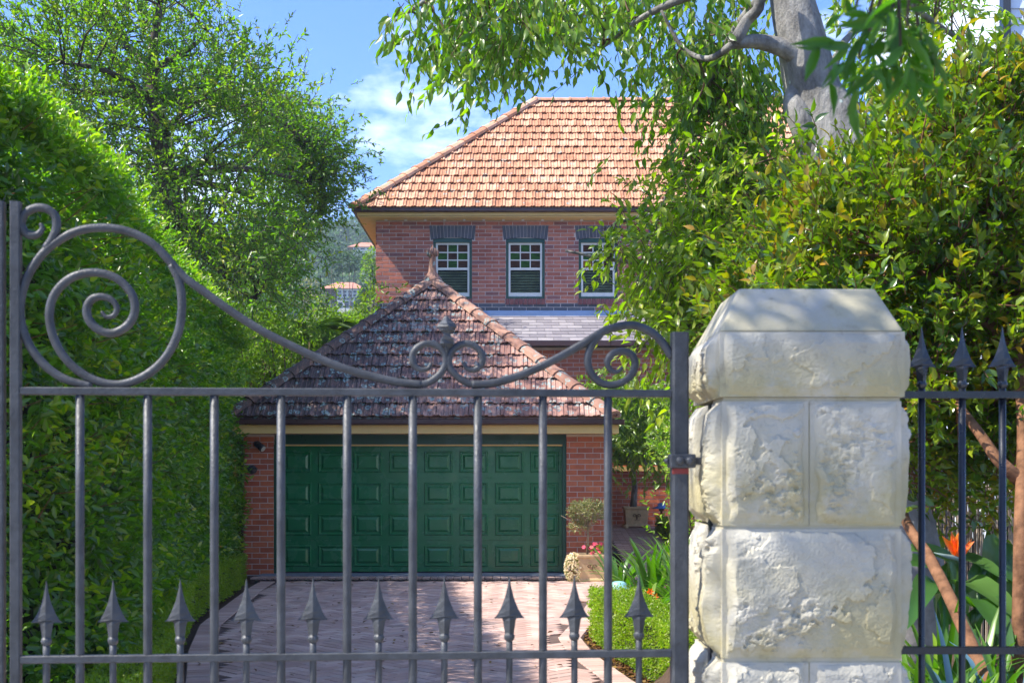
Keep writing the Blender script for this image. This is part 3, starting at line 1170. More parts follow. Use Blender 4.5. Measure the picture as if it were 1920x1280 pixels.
# flared dark arches and red sill bricks
for (xa, xb, za, zb) in WIN:
    cx = (xa + xb) / 2
    ztop = zb + .27
    n = 13
    w = xb - xa
    for k in range(n):
        mb = MB()
        f0, f1 = (k + .06) / n - .5, (k + .94) / n - .5
        def pt(f, top):
            ww = w + (.18 if top else .10)
            zz = (ztop if top else zb - .05 + .06 * (1 - (2 * f) ** 2))
            return cx + f * ww, zz
        vs = []
        for yy in (HD - .002, HD + .05):
            for f, top in ((f0, False), (f1, False), (f1, True), (f0, True)):
                x_, z_ = pt(f, top)
                vs.append((x_, yy, z_))
        mb.add(vs, [(0, 1, 2, 3), (1, 0, 4, 5), (2, 1, 5, 6), (3, 2, 6, 7), (0, 3, 7, 4)], random.random())
        mb.build('arch_brick', M['dark_brick'], hw)
    for k in range(9):
        mb = MB()
        x0 = xa - .015 + (w + .03) * k / 9
        mb.box((x0 + .005, HD - .03, za - .125), (x0 + (w + .03) / 9 - .006, HD + .05, za - .004), random.random())
        mb.build('sill_brick', M['sill_brick'], hw)
# windows
cols = ['brown', 'green', 'brown', 'green', 'brown', 'green', 'brown', 'green', 'brown']
for wi, (xa, xb, za, zb) in enumerate(WIN):
    y = HD + .05
    mb = MB()
    t = .055
    mb.box((xa + .001, y, za + .001), (xa + t, y + .12, zb - .001))
    mb.box((xb - t, y, za + .001), (xb - .001, y + .12, zb - .001))
    mb.box((xa + t + .001, y, za + .001), (xb - t - .001, y + .12, za + .055))
    # cambered head
    nseg = 10
    lo_, hi_ = [], []
    for k in range(nseg + 1):
        f = k / nseg
        xx = xa + .003 + (xb - xa - .006) * f
        zz = zb - .03 + .06 * (1 - (2 * f - 1) ** 2)
        lo_.append((xx, zb - .095))
        hi_.append((xx, zz))
    for k in range(nseg):
        a0, a1, b0, b1 = lo_[k], lo_[k + 1], hi_[k], hi_[k + 1]
        vs = [(a0[0], y - .03, a0[1]), (a1[0], y - .03, a1[1]), (b1[0], y - .02, b1[1]), (b0[0], y - .02, b0[1]),
              (a0[0], y + .1, a0[1]), (a1[0], y + .1, a1[1]), (b1[0], y + .1, b1[1]), (b0[0], y + .1, b0[1])]
        mb.add(vs, [(0, 1, 2, 3), (5, 4, 7, 6), (4, 5, 1, 0), (3, 2, 6, 7)])
    win = mb.build('window', M['green_trim'], h)
    # white sash frame
    s0, s1 = xa + t + .004, xb - t - .004
    b0, b1 = za + .058, zb - .097
    zm = b0 + (b1 - b0) * .515
    mb = MB()
    ys0, ys1 = y + .02, y + .07
    e = .042
    mb.box((s0, ys0, b0), (s0 + e, ys1, b1))
    mb.box((s1 - e, ys0, b0), (s1, ys1, b1))
    mb.box((s0 + e, ys0, b1 - e), (s1 - e, ys1, b1))
    mb.box((s0 + e, ys0, b0), (s1 - e, ys1, b0 + .085))
    mb.box((s0 + e, ys0 - .004, zm - .025), (s1 - e, ys1, zm + .025))
    gx0, gx1 = s0 + e, s1 - e
    gz0, gz1 = zm + .025, b1 - e
    bar = .022
    for k in (1, 2):
        xx = gx0 + (gx1 - gx0) * k / 3
        mb.box((xx - bar / 2, ys0 + .003, gz0), (xx + bar / 2, ys1 - .003, gz1))
        zz = gz0 + (gz1 - gz0) * k / 3
        mb.box((gx0, ys0 + .006, zz - bar / 2), (gx1, ys1 - .006, zz + bar / 2))
    mb.build('sash_frame', M['white'], win)
    for k in range(9):
        r, c = divmod(k, 3)
        col = cols[k] if wi != 1 else cols[k]
        if wi == 2 and r == 2 and c == 0:
            col = 'amber'
        mb = MB()
        x0, x1 = gx0 + (gx1 - gx0) * c / 3, gx0 + (gx1 - gx0) * (c + 1) / 3
        z1_, z0_ = gz1 - (gz1 - gz0) * r / 3, gz1 - (gz1 - gz0) * (r + 1) / 3
        mb.box((x0 + .004, y + .045, z0_ + .004), (x1 - .004, y + .05, z1_ - .004))
        mb.build('stained_pane', M['pane_' + col], win)
    mb = MB()
    mb.box((gx0 + .002, y + .04, b0 + .086), (gx1 - .002, y + .044, zm - .026))
    mb.build('clear_pane', M['clear'], win)
    mb = MB()
    nz = 8
    for k in range(nz):
        zz = b0 + .10 + (zm - .03 - b0 - .1) * (k + .3) / nz
        mb.add([(gx0 + .01, y + .085, zz - .016), (gx1 - .01, y + .085, zz - .016), (gx1 - .01, y + .115, zz + .022), (gx0 + .01, y + .115, zz + .022),
                (gx0 + .01, y + .09, zz - .02), (gx1 - .01, y + .09, zz - .02), (gx1 - .01, y + .12, zz + .018), (gx0 + .01, y + .12, zz + .018)],
               [(0, 1, 2, 3), (7, 6, 5, 4), (0, 4, 5, 1), (3, 2, 6, 7)])
    mb.build('shutter_slats', M['slat'], win, kind='stuff')
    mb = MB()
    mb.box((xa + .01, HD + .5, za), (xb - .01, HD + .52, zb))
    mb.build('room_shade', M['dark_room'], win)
# eaves
ov = .40
mb = MB()
mb.box((XL - ov + .03, HD - ov + .03, 7.165), (XR + ov - .03, HD - ov + .06, 7.235))
mb.box((XL - ov + .03, HD - ov + .062, 7.165), (XL - ov + .06, HD + 7.2 + ov, 7.235))
mb.build('fascia', M['cream'], h)
mb = MB()
mb.box((XL - ov + .062, HD - ov + .064, 7.14), (XR + ov, HD + 7.6, 7.16))
mb.build('soffit', M['cream'], h)
mb = MB()
for k in range(30):
    xx = XL + .2 + k * .43
    if xx < XR:
        mb.box((xx, HD - .1, 7.122), (xx + .06, HD + .004, 7.138))
mb.build('eave_vents', M['white'], h, kind='stuff')
mb = MB()
rings = [[(xx, HD - ov + .028 - q[0], 7.236 + q[1]) for q in prof] for xx in (XL - ov - .08, XR + ov + .08)]
mb.loft(rings, True)
mb.build('gutter', M['gutter'], h)
mb = MB()
rings = [[(XL - ov + .028 - q[0], yy, 7.236 + q[1]) for q in prof] for yy in (HD - ov + .03, HD + 7.6)]
mb.loft(rings, True)
mb.build('gutter', M['gutter'], h)
# roof
hp = math.atan2(3.46, 4.02)
Oh = Vector(((XL + XR) / 2, HD - ov - .05, 7.30))
HWh = (XR - XL) / 2 + ov + .05
runh = 4.02
rz = Oh.z + 3.46
Ra, Rb = Vector((Oh.x - HWh + runh, Oh.y + runh, rz)), Vector((Oh.x + HWh - runh, Oh.y + runh, rz))
c4 = [Oh + Vector((-HWh, 0, 0)), Oh + Vector((HWh, 0, 0)), Oh + Vector((HWh, 2 * runh, 0)), Oh + Vector((-HWh, 2 * runh, 0))]
mb = MB()
mb.add(c4 + [Ra, Rb], [(0, 1, 5, 4), (1, 2, 5), (2, 3, 4, 5), (3, 0, 4), (3, 2, 1, 0)])
hroof = mb.build('roof', M['tile_house'], h)
sl_h = runh / math.cos(hp)


def house_score(p):
    if not in_view(p.x, p.y, p.z):
        return 0
    return 2 / p.y if p.x < 2.9 else 1 / p.y


tiled_slope(hroof, Oh, (1, 0, 0), hp, HWh, sl_h, 15, .215, M['tile_house'], 295, house_score)
tiled_slope(hroof, Oh + Vector((-HWh, runh, 0)), (0, -1, 0), hp, runh, sl_h, 15, .215, M['tile_house'], 0, house_score)
for a, b in ((c4[0], Ra), (c4[1], Rb), (c4[2], Rb), (c4[3], Ra)):
    cap_line(hroof, a + up, b + up, M['tile_house'], .42, .16, 'hip_cap')
cap_line(hroof, Ra + up, Rb + up, M['tile_house'], .42, .13, 'ridge_cap')
# slate lean-to roof with blue flashing and gutter
ztop, zbot, ytop, ybot = 5.06, 4.23, HD, 25.72
mb = MB()
mb.add([(XL, ybot, zbot - .06), (XR, ybot, zbot - .06), (XR, ytop, ztop - .06), (XL, ytop, ztop - .06), (XL, ytop, zbot - .1), (XR, ytop, zbot - .1)], [(0, 1, 2, 3), (0, 4, 5, 1), (0, 3, 4), (1, 5, 2)])
lean = mb.build('lean_to_roof', M['apron'], h)
mb = MB()
mb.box((XL, HD - .17, 5.015), (XR, HD - .004, 5.13))
mb.box((XL, HD - .20, 4.985), (XR, HD - .172, 5.10))
mb.build('flashing', M['lead'], lean)
ns = 9
sv = Vector((0, ytop - ybot, ztop - zbot))
Ls = sv.length
sv.normalize()
sn = Vector((0, -sv.z, sv.y))
Bs = Matrix(((1, 0, 0, 0), (0, sv.y, sn.y, 0), (0, sv.z, sn.z, 0), (0, 0, 0, 1)))
sms = []
gs = Ls / ns
for k in range(8):
    b = MB()
    b.add([(-.157, 0, .012), (.157, 0, .012), (.157, gs * 1.1, -.002), (-.157, gs * 1.1, -.002), (-.157, 0, 0), (.157, 0, 0)], [(0, 1, 2, 3), (4, 5, 1, 0)], (k + .5) / 8)
    sms.append(b.mesh('slate', M['slate']))
rest = MB()
for r in range(ns):
    x = XL + (.16 if r % 2 else 0)
    while x < XR:
        p = Vector((x + .16, ybot, zbot)) + sv * (gs * r) + sn * .005
        T = Matrix.Translation(p) @ Bs
        if -.9 < x < 3.0:
            link('slate', random.choice(sms), lean, T)
        else:
            b = sms[0]
            rest.add([T @ Vector(q) for q in [(-.157, 0, .012), (.157, 0, .012), (.157, gs * 1.1, -.002), (-.157, gs * 1.1, -.002), (-.157, 0, 0), (.157, 0, 0)]], [(0, 1, 2, 3), (4, 5, 1, 0)], random.random())
        x += .32
rest.build('slate_field', M['slate'], lean, kind='stuff')
mb = MB()
mb.box((XL, ybot - .09, zbot - .10), (XR, ybot - .005, zbot - .005))
mb.build('gutter', M['gutter'], lean)
LD = 26.0
lw_h = [(2.1, 3.4, 1.72, 3.3)]
mb = MB()
wall_with_holes(mb, XL, XR, 0, zbot - .102, LD + .006, LD + .25, lw_h)
lw = mb.build('lower_wall', M['mortar'], h)
rest = MB()
nb = 0
for (a, b, za, zb) in sorted(lay(XL, XR, .45, zbot - .11, .25, .0865, .0125, lw_h), key=lambda q: (0 if .8 < q[0] < 3.2 and (q[2] > 2.6 or q[2] < 1.6) else 1)):
    dk = 3.02 < za < 3.2
    if nb < 28 and 1.0 < a < 3.0 and za > 2.6:
        link('brick', brick_mesh(b - a, zb - za, M['dark_brick'] if dk else M['brick2'], 'd' if dk else 'g'), lw, Matrix.Translation(((a + b) / 2, LD, (za + zb) / 2)))
        nb += 1
    else:
        rest.box((a, LD, za), (b, LD + .03, zb), random.random())
rest.build('brick_field', M['brick2'], lw, kind='stuff')
mb = MB()
mb.box((2.0, LD - .08, 1.62), (3.5, LD + .1, 1.715))
mb.build('stone_sill', M['cream'], lw)
mb = MB()
mb.box((2.1, LD + .12, 1.72), (3.4, LD + .14, 3.3))
mb.build('dark_window', M['glass_dark'], lw)

# ================================================================== GATE
GA = Vector((30 - 960, 0, 0)) * (2.895 / F)
GA.y = 2.895
GB = Vector((1274 - 960, 0, 0)) * (3.0 / F)
GB.y = 3.0
gdir = (GB - GA).normalized()
gnor = Vector((gdir.y, -gdir.x, 0))          # towards the street


def GP(x, y, off=0.0):
    """point of the gate plane seen at pixel x, y"""
    k = (x - 960) / F
    t = (GA.x - k * GA.y) / (k * gdir.y - gdir.x)
    p = GA + gdir * t
    return Vector((p.x, p.y, EYE + (HY - y) * p.y / F)) + gnor * off


def gz(y):
    """one height along the whole gate: taken at mid gate"""
    return EYE + (HY - y) * 2.95 / F


Z_TOP, Z_MID, Z_BOT = gz(735.5), gz(1229), .12


def gate_box(mb, pa, pb, hw, ht):
    """bar of half width hw (across, in plane) between two points, ht half depth"""
    d = (pb - pa).normalized()
    s = d.cross(gnor).normalized()
    rings = []
    c = .25
    for p in (pa, pb):
        rings.append([p + s * (hw * a) + gnor * (ht * b) for a, b in ((-1, -1 + c), (-1 + c, -1), (1 - c, -1), (1, -1 + c), (1, 1 - c), (1 - c, 1), (-1 + c, 1), (-1, 1 - c))])
    mb.loft(rings)


def at_z(x, z, off=0):
    p = GP(x, HY, off)
    return Vector((p.x, p.y, z)) + Vector((0, 0, 0))


gate = thing('wrought_iron_gate', 'dark grey wrought iron driveway gate with large spiral scroll and arrowheads', 'gate', (0.1, 2.95, 0))
for xp, zt, hwid in ((30, gz(388) - .0, .0115), (1274, gz(619), .0195)):
    mb = MB()
    gate_box(mb, at_z(xp, .06), at_z(xp, zt), hwid, hwid)
    fixn(mb.build('stile', M['iron'], gate))
for zz, nm in ((Z_TOP, 'top_rail'), (Z_MID, 'middle_rail'), (Z_BOT, 'bottom_rail')):
    mb = MB()
    a, b = at_z(40, zz), at_z(1259, zz)
    gate_box(mb, a, b, .0088, .011)
    fixn(mb.build(nm, M['iron'], gate))
for xp in (150, 277, 402, 527, 651, 774, 896, 1018, 1140):
    mb = MB()
    mb.tube([at_z(xp, Z_BOT), at_z(xp, Z_MID), at_z(xp, (Z_TOP + Z_MID) / 2), at_z(xp, Z_TOP - .004)], .0098, 12)
    mb.build('bar', M['iron'], gate, True)


def spear_mesh(mb, base, S, across, nrm):
    """arrow-shaped spear head: S metres per photo pixel, base = foot of the collar"""
    lv = [(-110, .6, .6), (-90, 3.5, 2.5), (-68, 9, 5), (-48, 17, 6.5), (-36, 24, 6.2), (-32, 28.5, 4.5), (-31, 29, 2.5), (-33, 23, 6), (-33, 15, 8), (-27, 12, 9), (-10, 9.5, 8.5), (2, 8, 8)]
    rings = []
    for y, w, t in lv:
        p = base + Vector((0, 0, (-y + 4) * S))
        rings.append([p + across * (w * S), p + nrm * (t * S), p - across * (w * S), p - nrm * (t * S)])
    mb.loft(rings)
    mb.lathe(base, [(6.5 * S, 8 * S), (9.5 * S, 4 * S), (10.2 * S, 0), (9.0 * S, -4 * S), (6 * S, -8 * S)], 12)


for xp in (87, 212, 338, 462, 587, 710, 833, 955, 1077, 1198):
    S = GP(xp, HY).y / F
    mb = MB()
    z0 = Z_MID + .0088 + 26 * S
    mb.tube([at_z(xp, Z_BOT), at_z(xp, Z_MID), at_z(xp, z0)], .0078, 10)
    o = mb.build('short_bar', M['iron'], gate, True)
    mb = MB()
    spear_mesh(mb, at_z(xp, z0), S, gdir, gnor)
    fixn(mb.build('arrowhead', M['iron'], o))


def scroll(name, px, r=.0088, taper=None, sub=7, flat=(1.15, .9)):
    pts = catmull([GP(x, y) for x, y in px], sub)
    n = len(pts)
    rad = [r * (1 if not taper else (taper + (1 - taper) * min(1, (n - 1 - i) / (n * .25)))) for i in range(n)]
    mb = MB()
    mb.tube(pts, rad, 8, up=gnor, flat=flat)
    return fixn(mb.build(name, M['iron'], gate, True))


scroll('scroll_swoop', [(790, 721), (745, 716), (700, 706), (650, 692), (600, 673), (550, 650), (500, 625), (460, 601), (420, 574), (380, 545), (345, 519), (320, 492), (285, 456), (240, 434), (188, 427), (138, 436), (92, 464), (58, 506), (40, 556), (40, 606), (58, 652), (90, 690), (128, 713), (172, 723)])
scroll('spiral_scroll', [(322, 496), (336, 528), (341, 572), (335, 620), (312, 668), (275, 702), (228, 720), (182, 714), (140, 690), (108, 650), (93, 600), (100, 556), (130, 523), (172, 511), (215, 520), (245, 548), (253, 580), (241, 608), (213, 624), (186, 619), (167, 600), (163, 578), (172, 561), (190, 556), (209, 562), (219, 577), (214, 591), (200, 594), (190, 584)], taper=.45)
scroll('small_scroll', [(86, 466), (99, 446), (106, 425), (103, 405), (88, 392), (68, 390), (49, 399), (40, 416), (44, 432), (57, 441), (71, 439), (79, 429), (76, 419)], taper=.45)
scroll('scroll_pair', [(770, 721), (800, 718), (822, 704), (835, 684), (834, 664), (822, 650), (803, 644), (785, 650), (774, 664), (775, 681), (787, 692), (802, 691), (809, 681)], .0075, taper=.5)
scroll('scroll_pair', [(905, 721), (880, 719), (860, 708), (843, 688), (843, 667), (855, 651), (873, 644), (892, 650), (904, 665), (903, 682), (890, 693), (875, 690), (869, 678)], .0075, taper=.5)
scroll('scroll_swoop', [(885, 721), (925, 718), (965, 707), (1010, 689), (1055, 666), (1095, 643), (1130, 622), (1160, 612), (1190, 610), (1220, 622), (1242, 642), (1260, 670)])
scroll('spiral_scroll', [(1126, 626), (1108, 650), (1102, 678), (1112, 705), (1134, 720), (1160, 719), (1182, 705), (1191, 683), (1184, 665), (1167, 658), (1149, 663), (1139, 678), (1144, 693), (1157, 697), (1168, 688)], .0080, taper=.45)
# twisted bud between the pair of scrolls
fb = GP(838, 668)
S = fb.y / F
lv = [(0, 5, 0), (12, 7, .2), (24, 14, .7), (32, 15, 1.1), (40, 9, 1.6), (44, 9, 1.9), (49, 15, 2.2), (55, 19, 2.6), (61, 16, 2.9), (69, 8, 3.2), (76, 1, 3.4)]
mb = MB()
rings = []
for hgt, w, tw in lv:
    rings.append([fb + Vector((0, 0, hgt * S)) + gdir * (math.cos(tw * .55 + k * PI / 2) * w * S) + gnor * (math.sin(tw * .55 + k * PI / 2) * w * S) for k in range(4)])
mb.loft(rings)
fixn(mb.build('bud_finial', M['iron'], gate))
# hinge strap clamped round the stile and pinned into the pillar
hp_ = GP(1274, 864)
mb = MB()
S = hp_.y / F
mb.box((hp_.x - 20 * S, hp_.y - .030, hp_.z - 13 * S), (hp_.x + 28 * S, hp_.y + .03, hp_.z + 13 * S))
mb.box((hp_.x + 28.3 * S, hp_.y - .012, hp_.z - 7 * S), (hp_.x + 52 * S, hp_.y + .012, hp_.z + 7 * S))
hinge = mb.build('hinge_strap', M['iron'], gate)
bv = hinge.modifiers.new('bevel', 'BEVEL')
bv.width = .004
bv.segments = 2
mb = MB()
for dx in (-2, 16):
    mb.lathe(hp_ + Vector((dx * S, -.03, 0)), [(.011, 0), (.010, -.006), (.006, -.010), (.001, -.011)], 12, axis='Y')
mb.lathe(hp_ + Vector((-20 * S, 0, 0)), [(.008, 0), (.007, -.006), (.001, -.013)], 10, axis='X')
mb.build('bolt', M['iron'], hinge, True)
mb = MB()
mb.box((hp_.x - 15 * S, hp_.y - .0205, hp_.z - 24 * S), (hp_.x + 15 * S, hp_.y + .0205, hp_.z - 14 * S))
mb.build('pivot_collar', M['rust'], hinge)
mb = MB()
mb.tube([hp_ + Vector((50 * S, 0, 4 * S)), hp_ + Vector((52 * S, 0, -10 * S)), hp_ + Vector((54 * S, -.004, -26 * S))], [.004, .004, .006], 6)
mb.build('hinge_pin', M['iron'], hinge)

# other leaf of the pair, only its meeting stile reaches into the frame
g2 = thing('wrought_iron_gate', 'meeting stile of the other gate leaf at the extreme left edge', 'gate', (GA.x - .1, 2.86, 0))


def G2(u, z):
    return GA + gdir * u + Vector((0, 0, z))


mb = MB()
gate_box(mb, G2(-.037, .06), G2(-.037, gz(388)), .0125, .0125)
fixn(mb.build('stile', M['iron'], g2))
for zz, nm in ((Z_TOP, 'top_rail'), (Z_MID, 'middle_rail'), (Z_BOT, 'bottom_rail')):
    mb = MB()
    gate_box(mb, G2(-1.55, zz), G2(-.05, zz), .0088, .011)
    fixn(mb.build(nm, M['iron'], g2))
for k in range(10):
    mb = MB()
    u = -.19 - .15 * k
    if k < 9:
        mb.tube([G2(u, Z_BOT), G2(u, Z_TOP)], .0098, 8)
        mb.build('bar', M['iron'], g2, True)

# ================================================================== PILLAR
PXL, PYF, PWD = .462, 2.905, .405
pil = thing('stone_gate_pillar', 'pale rock-faced sandstone gate pillar with a chamfered cap', 'pillar', (PXL + PWD / 2, PYF + PWD / 2, 0))


def facet(u, v, seed):
    q = Vector((u * 1.0, v * 1.0, seed * 7.31))
    return q


def rough_block(name, x0, x1, z0, z1, y0, y1, seed, bulge, sides, parent, amp=1.0, res=.0024, drift=.012, top=None):
    """quarry-faced block; sides: which faces are shown rough ('f' front, 'l' left, 'r' right)"""
    mb = MB()

    def disp(u, v, w, hgt, sd, bul):
        eu, ev = min(u, w - u) - drift, min(v, hgt - v) - .004
        if eu < 0 or ev < 0:
            return 0.0
        wob = .012 * noise.noise(Vector((u * 16, v * 16, sd)))
        m = min(1, max(0, (eu + wob) / .016)) * min(1, max(0, (ev + wob * .6) / .022))
        m = m ** .6
        p = Vector((u * 6, v * 6, sd * 3.7))
        fac = 1e9
        rs = random.Random(int(sd * 97 + 5))
        for k in range(8):
            a, b, c = rs.uniform(-.4, .4), rs.uniform(-.4, .4), rs.uniform(.8, 1.5)
            fac = min(fac, c * bul + a * (u - w * rs.random()) + b * (v - hgt * rs.random()))
        fac = max(fac, .10 * bul)
        if bul > .025:
            fac = .45 * fac + .52 * bul * math.sqrt(max(0, 1 - ((v - hgt / 2) / (hgt / 2)) ** 2))
        jag = .22 * noise.fractal(Vector((u * 30, v * 30, sd * 1.9)), 1.0, 2.0, 4)
        plate = noise.noise(Vector((u * 3.2 + sd, v * 4.2, sd * 1.3))) + jag * .8
        st = min(1, max(0, (plate + .05) / .035))          # spalled plates with a sharp broken edge
        plate2 = noise.noise(Vector((u * 5 + sd * 2, v * 7, sd * 4.3))) + jag * .8
        st2 = min(1, max(0, (plate2 - .12) / .03))
        patch = min(1, max(0, (noise.noise(Vector((u * 6.5, v * 6.5, sd * 8.8))) + .5 * jag - .10) / .12))
        crumb = noise.fractal(Vector((u * 45, v * 60, sd * 2.1)), 1.0, 2.1, 5)
        fine = noise.fractal(Vector((u * 11, v * 16, sd * 5.1)), .9, 2.0, 5)
        grit = noise.noise(Vector((u * 190, v * 190, sd)))
        d = fac + amp * ((.0055 * st + .0035 * st2 + (.0085 * crumb * (.10 + .90 * patch) + .0022 * fine) + .0009 * grit))
        return m * max(-.004, d)

    def face(o, du, dv, dn, w, hgt, sd, bul):
        nu, nv = max(4, int(w / res)), max(4, int(hgt / res))
        vs, fs = [], []
        base = len(mb.v)
        for j in range(nv + 1):
            for i in range(nu + 1):
                u, v = w * i / nu, hgt * j / nv
                mb.v.append(tuple(o + du * u + dv * v + dn * disp(u, v, w, hgt, sd, bul)))
                mb.r.append(v / hgt)
        for j in range(nv):
            for i in range(nu):
                a = base + j * (nu + 1) + i
                mb.f.append((a, a + 1, a + nu + 2, a + nu + 1))
    X, Y, Z = Vector((1, 0, 0)), Vector((0, 1, 0)), Vector((0, 0, 1))
    w, dp, hg = x1 - x0, y1 - y0, z1 - z0
    face(Vector((x0, y0, z0)), X, Z, -Y, w, hg, seed, bulge[0])
    if 'l' in sides:
        face(Vector((x0, y1, z0)), -Y, Z, -X, dp, hg, seed + 11, bulge[1])
    else:
        mb.add([(x0, y1, z0), (x0, y0, z0), (x0, y0, z1), (x0, y1, z1)], [(0, 1, 2, 3)])
    if 'r' in sides:
        face(Vector((x1, y0, z0)), Y, Z, X, dp, hg, seed + 23, bulge[2])
    else:
        mb.add([(x1, y0, z0), (x1, y1, z0), (x1, y1, z1), (x1, y0, z1)], [(0, 1, 2, 3)])
    mb.add([(x0, y0, z0), (x1, y0, z0), (x1, y1, z0), (x0, y1, z0), (x0, y0, z1), (x1, y0, z1), (x1, y1, z1), (x0, y1, z1)], [(3, 2, 1, 0), (4, 5, 6, 7), (2, 3, 7, 6)], .5)
    return mb.build(name, M['stone'], parent, False)


def pz(y):
    return EYE + (HY - y) * PYF / F


def pxx(x):
    return (x - 960) * PYF / F


x0, x1 = pxx(1354), pxx(1690)
xs = pxx(1517)
yf, yb = PYF, PYF + PWD
ymid0, ymid1 = yf + .15, yf + .185
J = .0035
courses = [(pz(988) + J, pz(749) - J, True, 1), (pz(1236) + J, pz(991), False, 2), (pz(1478) + J, pz(1241), True, 3), (pz(1722), pz(1482), False, 4), (.0, pz(1726), True, 5)]
for za, zb, split, sd in courses:
    rr = .0024 if sd < 4 else .012
    if split:
        rough_block('stone', x0, xs - J / 2, za, zb, yf, ymid0, sd * 5 + 1, (.026, .045, 0), 'l', pil, res=rr)
        rough_block('stone', xs + J / 2, x1, za, zb, yf, yb, sd * 5 + 2, (.020, 0, .045), 'r', pil, res=rr)
    else:
        rough_block('stone', x0, x1, za, zb, yf, ymid0, sd * 5 + 3, (.030, .048, .045), 'lr', pil, 1.25, res=rr)
    rough_block('stone', x0 - .004, (xs if split else x1) - J, za, zb, ymid1, yb, sd * 5 + 4, (.0, .040, .03), 'l' if split else 'lr', pil, res=max(rr, .006))
mb = MB()
mb.box((x0 + .02, ymid0 + .001, 0), (x1 - .02, ymid1 - .001, pz(744) - .001))
mb.box((x0 + .003, yf + .0025, 0), (x1 - .003, ymid0 + .0005, pz(744) - .001))
mb.build('mortar_core', M['stone'], pil)
mb = MB()
mb.box((x0 - .004, ymid0 + .003, .0), (x0 + .0195, ymid1 - .003, pz(752)))
mb.build('iron_channel', M['iron_fence'], pil)
# cap: rock-faced block, then a dressed chamfer
cz0, cz1, cz2 = pz(744), pz(622), pz(541)
cx0, cx1 = x0 - .006, x1 + .006
cy0, cy1 = yf - .006, yb + .006
cap = rough_block('cap_stone', cx0, cx1, cz0, cz1, cy0, cy1, 41, (.024, .040, .036), 'lr', pil, 1.1)
mb = MB()
bot = [(cx0 + .001, cy0 + .001, cz1 + .0005), (cx1 - .001, cy0 + .001, cz1 + .0005), (cx1 - .001, cy1 - .001, cz1 + .0005), (cx0 + .001, cy1 - .001, cz1 + .0005)]
ct = cy0 + .085
tk = ct / F
cz2 = EYE + (HY - 541) * tk
top = [((1385 - 960) * tk, ct, cz2), ((1641 - 960) * tk, ct, cz2), ((1641 - 960) * tk, cy1 - .085, cz2), ((1385 - 960) * tk, cy1 - .085, cz2)]
mb.loft([bot, top])
ch = fixn(mb.build('cap_chamfer', M['stone'], pil))
bv = ch.modifiers.new('bevel', 'BEVEL')
bv.width = .006
bv.segments = 2

# ================================================================== RIGHT FENCE
FD = 3.12
fence = thing('iron_fence', 'black iron spear-topped fence running right from the stone pillar', 'fence', (1.3, FD, 0))


def fp(x, y):
    return P(x, y, FD)


for y, nm in ((740, 'top_rail'), (1218, 'bottom_rail')):
    mb = MB()
    z = fp(0, y).z
    mb.box((x1 - .02, FD - .012, z - .0085), (x1 + 1.6, FD + .012, z + .0085))
    o = mb.build(nm, M['iron_fence'], fence)
zt = fp(0, 740).z
for k in range(17):
    xw = fp(1728, 0).x + k * .0985
    mb = MB()
    mb.tube([(xw, FD, .1), (xw, FD, 1.0), (xw, FD, zt + .02)], .0082, 10)
    o = mb.build('bar', M['iron_fence'], fence, True)
    mb = MB()
    spear_mesh(mb, Vector((xw, FD, zt + .0085 + .016)), FD / F * .95, Vector((1, 0, 0)), Vector((0, -1, 0)))
    fixn(mb.build('arrowhead', M['iron_fence'], o))
mb = MB()
mb.box((x1, FD - .10, 0), (x1 + 2, FD + .15, .28))
pl = mb.build('stone_plinth', M['stone'])
tag(pl, 'low stone plinth under the black spear-topped fence', 'plinth')

# ================================================================== POTS AND SMALL GARDEN THINGS
def ram(parent, c, s, m):
    """small ram's head relief on a planter face that looks towards -y"""
    mb = MB()
    c = Vector(c)

    def q(x, z, o=0):
        return c + Vector((x * s, -o * s, z * s))
    for sg in (-1, 1):
        mb.tube([q(.06 * sg, .18, .02), q(.20 * sg, .30, .03), q(.36 * sg, .26, .03), q(.42 * sg, .12, .03), q(.34 * sg, .02, .03), q(.26 * sg, .08, .02)], [.05 * s, .055 * s, .05 * s, .045 * s, .035 * s, .015 * s], 6)
        mb.tube([q(.10 * sg, .10, .02), q(.22 * sg, .06, .02), q(.26 * sg, -.02, .01)], [.03 * s, .035 * s, .008 * s], 6)
    mb.tube([q(0, .22, .03), q(0, .08, .06), q(0, -.12, .07), q(0, -.28, .04)], [.08 * s, .12 * s, .08 * s, .04 * s], 8)
    for k in range(5):
        mb.tube([q(-.3 + .15 * k, -.3, 0.0), q(-.25 + .13 * k, -.36 - .04 * (k % 2), .01)], [.03 * s, .02 * s], 5)
    mb.build('ram_relief', m, parent, True)


